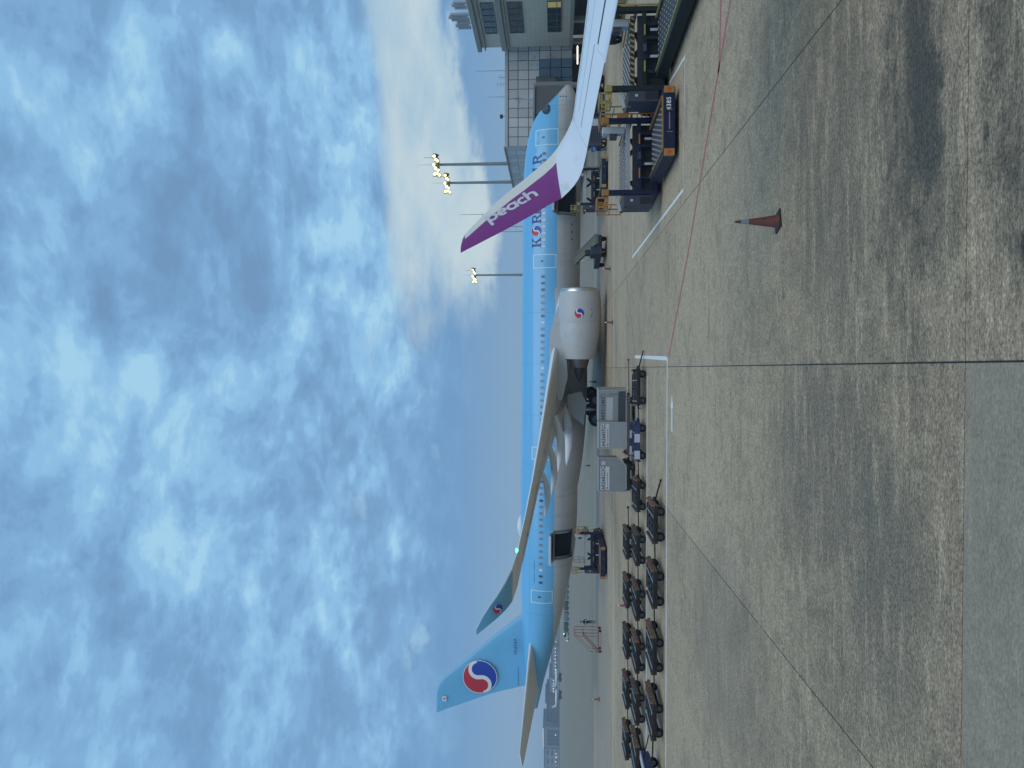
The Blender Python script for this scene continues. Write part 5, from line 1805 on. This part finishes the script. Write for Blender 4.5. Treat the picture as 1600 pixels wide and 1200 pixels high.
def worker(x, y, rz, label, top, legs, stride=.12):
    me = bpy.data.meshes.new("person")
    J = {"pel": ((0, 0, .95), .135), "wst": ((0, 0, 1.10), .125), "chs": ((0, 0, 1.32), .155), "nck": ((0, 0, 1.48), .055), "hd0": ((0, -.01, 1.57), .085), "hd1": ((0, -.01, 1.68), .085),
         "hl": ((-.09, 0, .88), .095), "kl": ((-.10, -stride * .4, .50), .065), "al": ((-.10, stride * .3, .09), .045), "tl": ((-.11, -.13 + stride * .3, .04), .035),
         "hr": ((.09, 0, .88), .095), "kr": ((.11, -.02, .50), .065), "ar": ((.12, .02, .09), .045), "tr": ((.14, -.12, .04), .035),
         "sl": ((-.20, 0, 1.40), .065), "el": ((-.29, .02, 1.15), .048), "wl": ((-.22, -.14, 1.02), .036), "fl": ((-.17, -.19, 1.01), .030),
         "sr": ((.20, 0, 1.40), .065), "er": ((.29, .02, 1.15), .048), "wr": ((.22, -.14, 1.02), .036), "fr": ((.17, -.19, 1.01), .030)}
    ks = list(J)
    ed = [("pel", "wst"), ("wst", "chs"), ("chs", "nck"), ("nck", "hd0"), ("hd0", "hd1"), ("pel", "hl"), ("hl", "kl"), ("kl", "al"), ("al", "tl"), ("pel", "hr"), ("hr", "kr"), ("kr", "ar"), ("ar", "tr"),
          ("chs", "sl"), ("sl", "el"), ("el", "wl"), ("wl", "fl"), ("chs", "sr"), ("sr", "er"), ("er", "wr"), ("wr", "fr")]
    me.from_pydata([J[k][0] for k in ks], [(ks.index(a), ks.index(b)) for a, b in ed], [])
    o = bpy.data.objects.new("person", me)
    COL.objects.link(o)
    o.location = (x, y, 0); o.rotation_euler.z = rz
    sk = o.modifiers.new("skin", 'SKIN'); sk.use_smooth_shade = True
    for i, k in enumerate(ks):
        me.skin_vertices[0].data[i].radius = (J[k][1], J[k][1] * (.75 if k in ("chs", "wst", "pel") else 1))
    me.skin_vertices[0].data[0].use_root = True
    o.modifiers.new("subdivision", 'SUBSURF').render_levels = 1
    ma = bpy.data.materials.new("worker_clothes")
    ma.use_nodes = True
    t = NT(ma.node_tree); b = ma.node_tree.nodes['Principled BSDF']
    z = t.sep(t.n('ShaderNodeTexCoord').outputs['Object'])[2]
    c = t.mix(t.smooth(z, .93, .95), legs, top)
    c = t.mix(t.smooth(z, 1.49, 1.50), c, (.33, .20, .14))
    c = t.mix(t.smooth(z, 1.68, 1.69), c, (.02, .018, .016))
    c = t.mix(t.smooth(z, .10, .08), c, (.015, .015, .015))
    t.l(c, b.inputs['Base Color']); b.inputs['Roughness'].default_value = .8
    me.materials.append(ma)
    tag(o, label, "person")
    vm = MB()
    vm.loft([[( .19 * math.cos(2 * math.pi * k / 14), .135 * math.sin(2 * math.pi * k / 14), zz) for k in range(14)] for zz in (1.14, 1.20)], False, False)
    vm.build("reflective_band", mat("band_pale", (.7, .72, .68), .4), o)
    hm = MB(); hm.lathe([(1.66, .115), (1.72, .112), (1.78, .07), (1.80, 0)], (0, -.01, 0), 'z', 14)
    hm.build("cap", mat("cap_dark", (.03, .03, .045), .6), o, smooth=True)
    return o


worker(-28.0, 90.0, R(40), "ramp worker in dark clothes standing beyond the orange steps", (.02, .022, .035), (.012, .014, .03))
worker(21.6, 70.4, R(-60), "ramp worker in a blue top beside the loader behind the purple wing tip", (.03, .13, .42), (.012, .014, .03))

# ------------------------------------------------------------------ baggage train far out on the taxiway side
TARP = mat("cart_tarp", (.13, .19, .18), .7, var=.3, scale=1.5)
def bag_cart(x, y, label, dark):
    c = thing("baggage_cart", (x, y, -.03), label, "baggage cart", group="distant baggage train")
    MB().bx(-1.55, 1.55, -.8, .8, .35, .5).build("bed", DARKM, c)
    rr_ = [[(-1.5, -.8, .5), (1.5, -.8, .5), (1.5, .8, .5), (-1.5, .8, .5)], [(-1.5, -.8, 1.5), (1.5, -.8, 1.5), (1.5, .8, 1.5), (-1.5, .8, 1.5)], [(-1.4, -.5, 1.85), (1.4, -.5, 1.85), (1.4, .5, 1.85), (-1.4, .5, 1.85)]]
    MB().loft(rr_).build("cover", mat("cart_tarp_dark", (.06, .085, .085), .7, var=.3) if dark else TARP, c)
    MB().bx(-1.45, 1.45, -.6, .6, 1.86, 1.92).build("roof_rail", WBOX, c)
    for a in (-1, 1):
        for s in (-1, 1):
            t_, r2 = MB(), MB(); wheel(t_, r2, (a, s * .7, .2), .2, .14); t_.build("wheel", TYRE, c)
    MB().bar((1.55, 0, .35), (2.1, 0, .35), .08).build("tow_bar", DARKM, c)


for k in range(4):
    bag_cart(-74.0 - 3.75 * k, 268.0, "tarpaulined cart, %s from the right in the distant baggage train" % ORD[k], k % 2)
tg = thing("baggage_tractor", (-88.6, 268.0, -.03), "small tractor with bright headlights at the left end of the distant baggage train", "tractor", rz=math.pi)
MB().bx(-1.3, 1.3, -.7, .7, .3, .95).build("body", WBOX, tg, bevel=.05)
MB().bx(-1.1, .1, -.65, .65, .95, 1.75).build("cab", DARKM, tg, bevel=.05)
for s in (-.5, .5):
    MB().lathe([(0, 0), (.02, .16), (.06, .16), (.08, 0)], (1.28, s, .75), 'x', 10).build("headlight", emit("headlight", (1, .97, .9), 10), tg)
    MB().lathe([(0, 0), (.02, .12), (.06, .12), (.08, 0)], (.3 * s - .6, -.72, 1.7), 'y', 10).build("beacon", emit("headlight", (1, .97, .9), 10), tg)
for a in (-.85, .85):
    for s in (-1, 1):
        t_, r2 = MB(), MB(); wheel(t_, r2, (a, s * .62, .3), .3, .18); t_.build("wheel", TYRE, tg)
tk = thing("service_truck", (-46.0, 268.0, -.03), "dark service truck at the right end of the distant baggage train", "truck")
tk.location.x = -69.6
MB().bx(-2.1, 2.1, -.9, .9, .45, .8).build("chassis", DARKM, tk)
MB().bx(.9, 2.1, -.9, .9, .8, 1.9).build("cab", mat("truck_pale", (.4, .42, .43), .5), tk, bevel=.06)
MB().bx(-2.1, .8, -.85, .85, .8, 1.3).build("flat_bed", TARP, tk)
for a in (-1.4, 1.4):
    for s in (-1, 1):
        t_, r2 = MB(), MB(); wheel(t_, r2, (a, s * .8, .38), .38, .22); t_.build("wheel", TYRE, tk)

# ------------------------------------------------------------------ far side of the airfield
GRASS = mat("far_grass", (.075, .10, .065), .9, var=.25, scale=.02)
MB().add([(-1500, 820, 0), (600, 820, 0), (600, 1010, 0), (-1500, 1010, 0)], [(0, 1, 2, 3)]).build("grass_strip", GRASS, None, loc=(0, 0, -.026))
tag(bpy.data.objects["grass_strip"], "narrow strip of grass across the far airfield", None, None, "structure")
FARB = mat("hangar_wall", (.19, .225, .26), .6, var=.08, scale=.01)
FARD = mat("hangar_dark", (.085, .11, .14), .6, var=.08, scale=.01)
FARL = mat("hangar_light", (.26, .30, .335), .6, var=.08, scale=.01)
DOT = emit("far_lamp", (1.0, .93, .70), 2.2)


def far_block(name, U0, U1, V, Y, label, cat, wall, doors=0, lights=(), steps=()):
    x0, x1 = (U0 - 600) / 1190 * Y, (U1 - 600) / 1190 * Y
    h = 4.7 + (868 - V) / 1190 * Y
    r = thing(name, ((x0 + x1) / 2, Y, -.03), label, cat)
    hw = (x1 - x0) / 2
    MB().bx(-hw, hw, 0, 60, 0, h).build("wall", wall, r)
    MB().bx(-hw - .5, hw + .5, -.6, 60.5, h, h + .9).build("roof", FARD, r)
    for k in range(doors):
        a = -hw + (k + .12) * 2 * hw / doors; b = -hw + (k + .88) * 2 * hw / doors
        d = MB().bx(a, b, -.35, -.02, .2, h * .78).build("door", FARD, r)
        for q in range(1, 4):
            MB().bx(a + (b - a) * q / 4 - .2, a + (b - a) * q / 4 + .2, -.5, -.36, .2, h * .78).build("door_rib", FARB, d)
    nwin = max(3, int(hw / 5))
    if not doors:
        for fl_ in range(max(1, int(h / 6))):
            for k in range(nwin):
                a = -hw + (k + .2) * 2 * hw / nwin; b = -hw + (k + .8) * 2 * hw / nwin
                MB().bx(a, b, -.2, -.02, 2 + fl_ * 6, 4.5 + fl_ * 6).build("window", FARD, r)
    for (fx, fz) in lights:
        MB().box((-hw + 2 * hw * fx, -.9, h * fz), (.8, .8, .8)).build("lamp", DOT, r)
    for (fa, fb, fh) in steps:
        MB().bx(-hw + 2 * hw * fa, -hw + 2 * hw * fb, 4, 50, h + .9, h * fh).build("upper_storey", wall, r)


YF = 1030
far_block("hangar", 32, 64, 849.5, YF, "large grey hangar with a dark door and a row of roof lights", "hangar", FARB, 1, [(q / 9 + .04, 1.03) for q in range(9)] + [(.65, .22)])
far_block("office_building", -60, 31, 851, YF + 5, "long grey building at the far left edge of the horizon", "building", FARL, 0, [(.86, .2), (.92, .2), (.78, .22)])
far_block("cargo_building", 65, 113, 855, YF + 20, "dark far building with stepped roof behind the small parked planes", "building", FARD, 2, [], [(.72, .95, 1.18)])
far_block("pier_building", 114, 140, 859, YF + 30, "pale low far building right of the stepped one", "building", FARL, 0, [(q / 6 + .08, .62) for q in range(6)])
far_block("terminal_hall", 141, 190, 862, YF + 40, "low far hall with bright lamps near the horizon under the tail", "building", FARB, 0, [(q / 9 + .06, .5) for q in range(9)])
far_block("warehouse", 191, 330, 864, YF + 60, "long low warehouse on the horizon behind the rear fuselage", "building", FARL, 0, [(.05, .5), (.11, .5), (.3, .5)])
far_block("warehouse", 560, 900, 863, YF + 80, "long low warehouse on the horizon beneath the forward fuselage", "building", FARB, 0, [(.2, .5), (.6, .5)])


def far_plane(x, y, label, d=1):
    r = thing("small_airliner", (x, y, -.03), label, "airplane", group="small airliners parked far away")
    r.scale = (d, 1, 1)
    rr_ = []
    for q in range(13):
        s = q / 12
        g = min(1, (math.sin(math.pi * min(.5, s * 3)) if s < .17 else 1)) * (1 if s < .7 else 1 - (s - .7) / .3 * .85) + .02
        rr_.append([(12 - 24 * s, 1.7 * g * math.cos(2 * math.pi * k / 12), 3.4 + (0 if s < .7 else (s - .7) * 3) + 1.7 * g * math.sin(2 * math.pi * k / 12)) for k in range(12)])
    MB().loft(rr_).build("fuselage", WHITE, r, smooth=True)
    MB().prism([(-8.2, 4.8), (-11.8, 4.8), (-13.4, 9.6), (-11.6, 9.6)], lambda u, v, dd: (u, dd, v), -.2, .2).build("fin", WHITE, r)
    for s in (-1, 1):
        MB().loft([[(2.5, s * 1.2, 2.6), (-2.5, s * 1.2, 2.6), (-2.5, s * 1.2, 2.9), (2.5, s * 1.2, 3.1)], [(-2.2, s * 12, 3.6), (-3.8, s * 12, 3.6), (-3.8, s * 12, 3.7), (-2.2, s * 12, 3.8)]]).build("wing", WHITE, r)
        MB().cyl((1.5, s * 4.5, 1.9), (-2.2, s * 4.5, 1.9), .8, .6, 12).build("engine", FARL, r)
        t_, r2 = MB(), MB(); wheel(t_, r2, (-.8, s * 2.2, .5), .5, .5); t_.build("wheel", TYRE, r)
    t_, r2 = MB(), MB(); wheel(t_, r2, (9.2, 0, .4), .4, .4); t_.build("wheel", TYRE, r)


far_plane(-415.0, 1008, "small white airliner parked far away, left of its twin")
far_plane(-388.0, 1009, "small white airliner parked far away, right of its twin")
for k, (x, y, l) in enumerate([(-228, 560, "dark service van far beyond the tailplane"), (-216, 562, "dark low truck far beyond the tailplane, right of the van")]):
    v = thing("service_van", (x, y, -.03), l, "van", group="distant vans")
    MB().bx(-3, 3, -1, 1, .5, 2.3).build("body", DARKM, v, bevel=.15)
    MB().bx(1.2, 2.6, -1.02, 1.02, 1.4, 2.1).build("window", GLASS, v)
    for a in (-1.8, 1.8):
        for s in (-1, 1):
            t_, r2 = MB(), MB(); wheel(t_, r2, (a, s * .9, .4), .4, .25); t_.build("wheel", TYRE, v)

# ------------------------------------------------------------------ the evening air
hz = MB().bx(-1700, 1700, -80, 1900, -1.2, 42.0).build("haze", None, None)
hz.data.materials.clear()
hm_ = bpy.data.materials.new("haze_air")
hm_.use_nodes = True
hm_.node_tree.nodes.clear()
_t = NT(hm_.node_tree)
pv = _t.n('ShaderNodeVolumePrincipled')
pv.inputs['Color'].default_value = (.80, .89, 1.0, 1)
pv.inputs['Density'].default_value = 0.00036
_o = _t.n('ShaderNodeOutputMaterial')
_t.l(pv.outputs[0], _o.inputs['Volume'])
hz.data.materials.append(hm_)
tag(hz, "thin bluish evening haze over the airfield", None, None, "stuff")
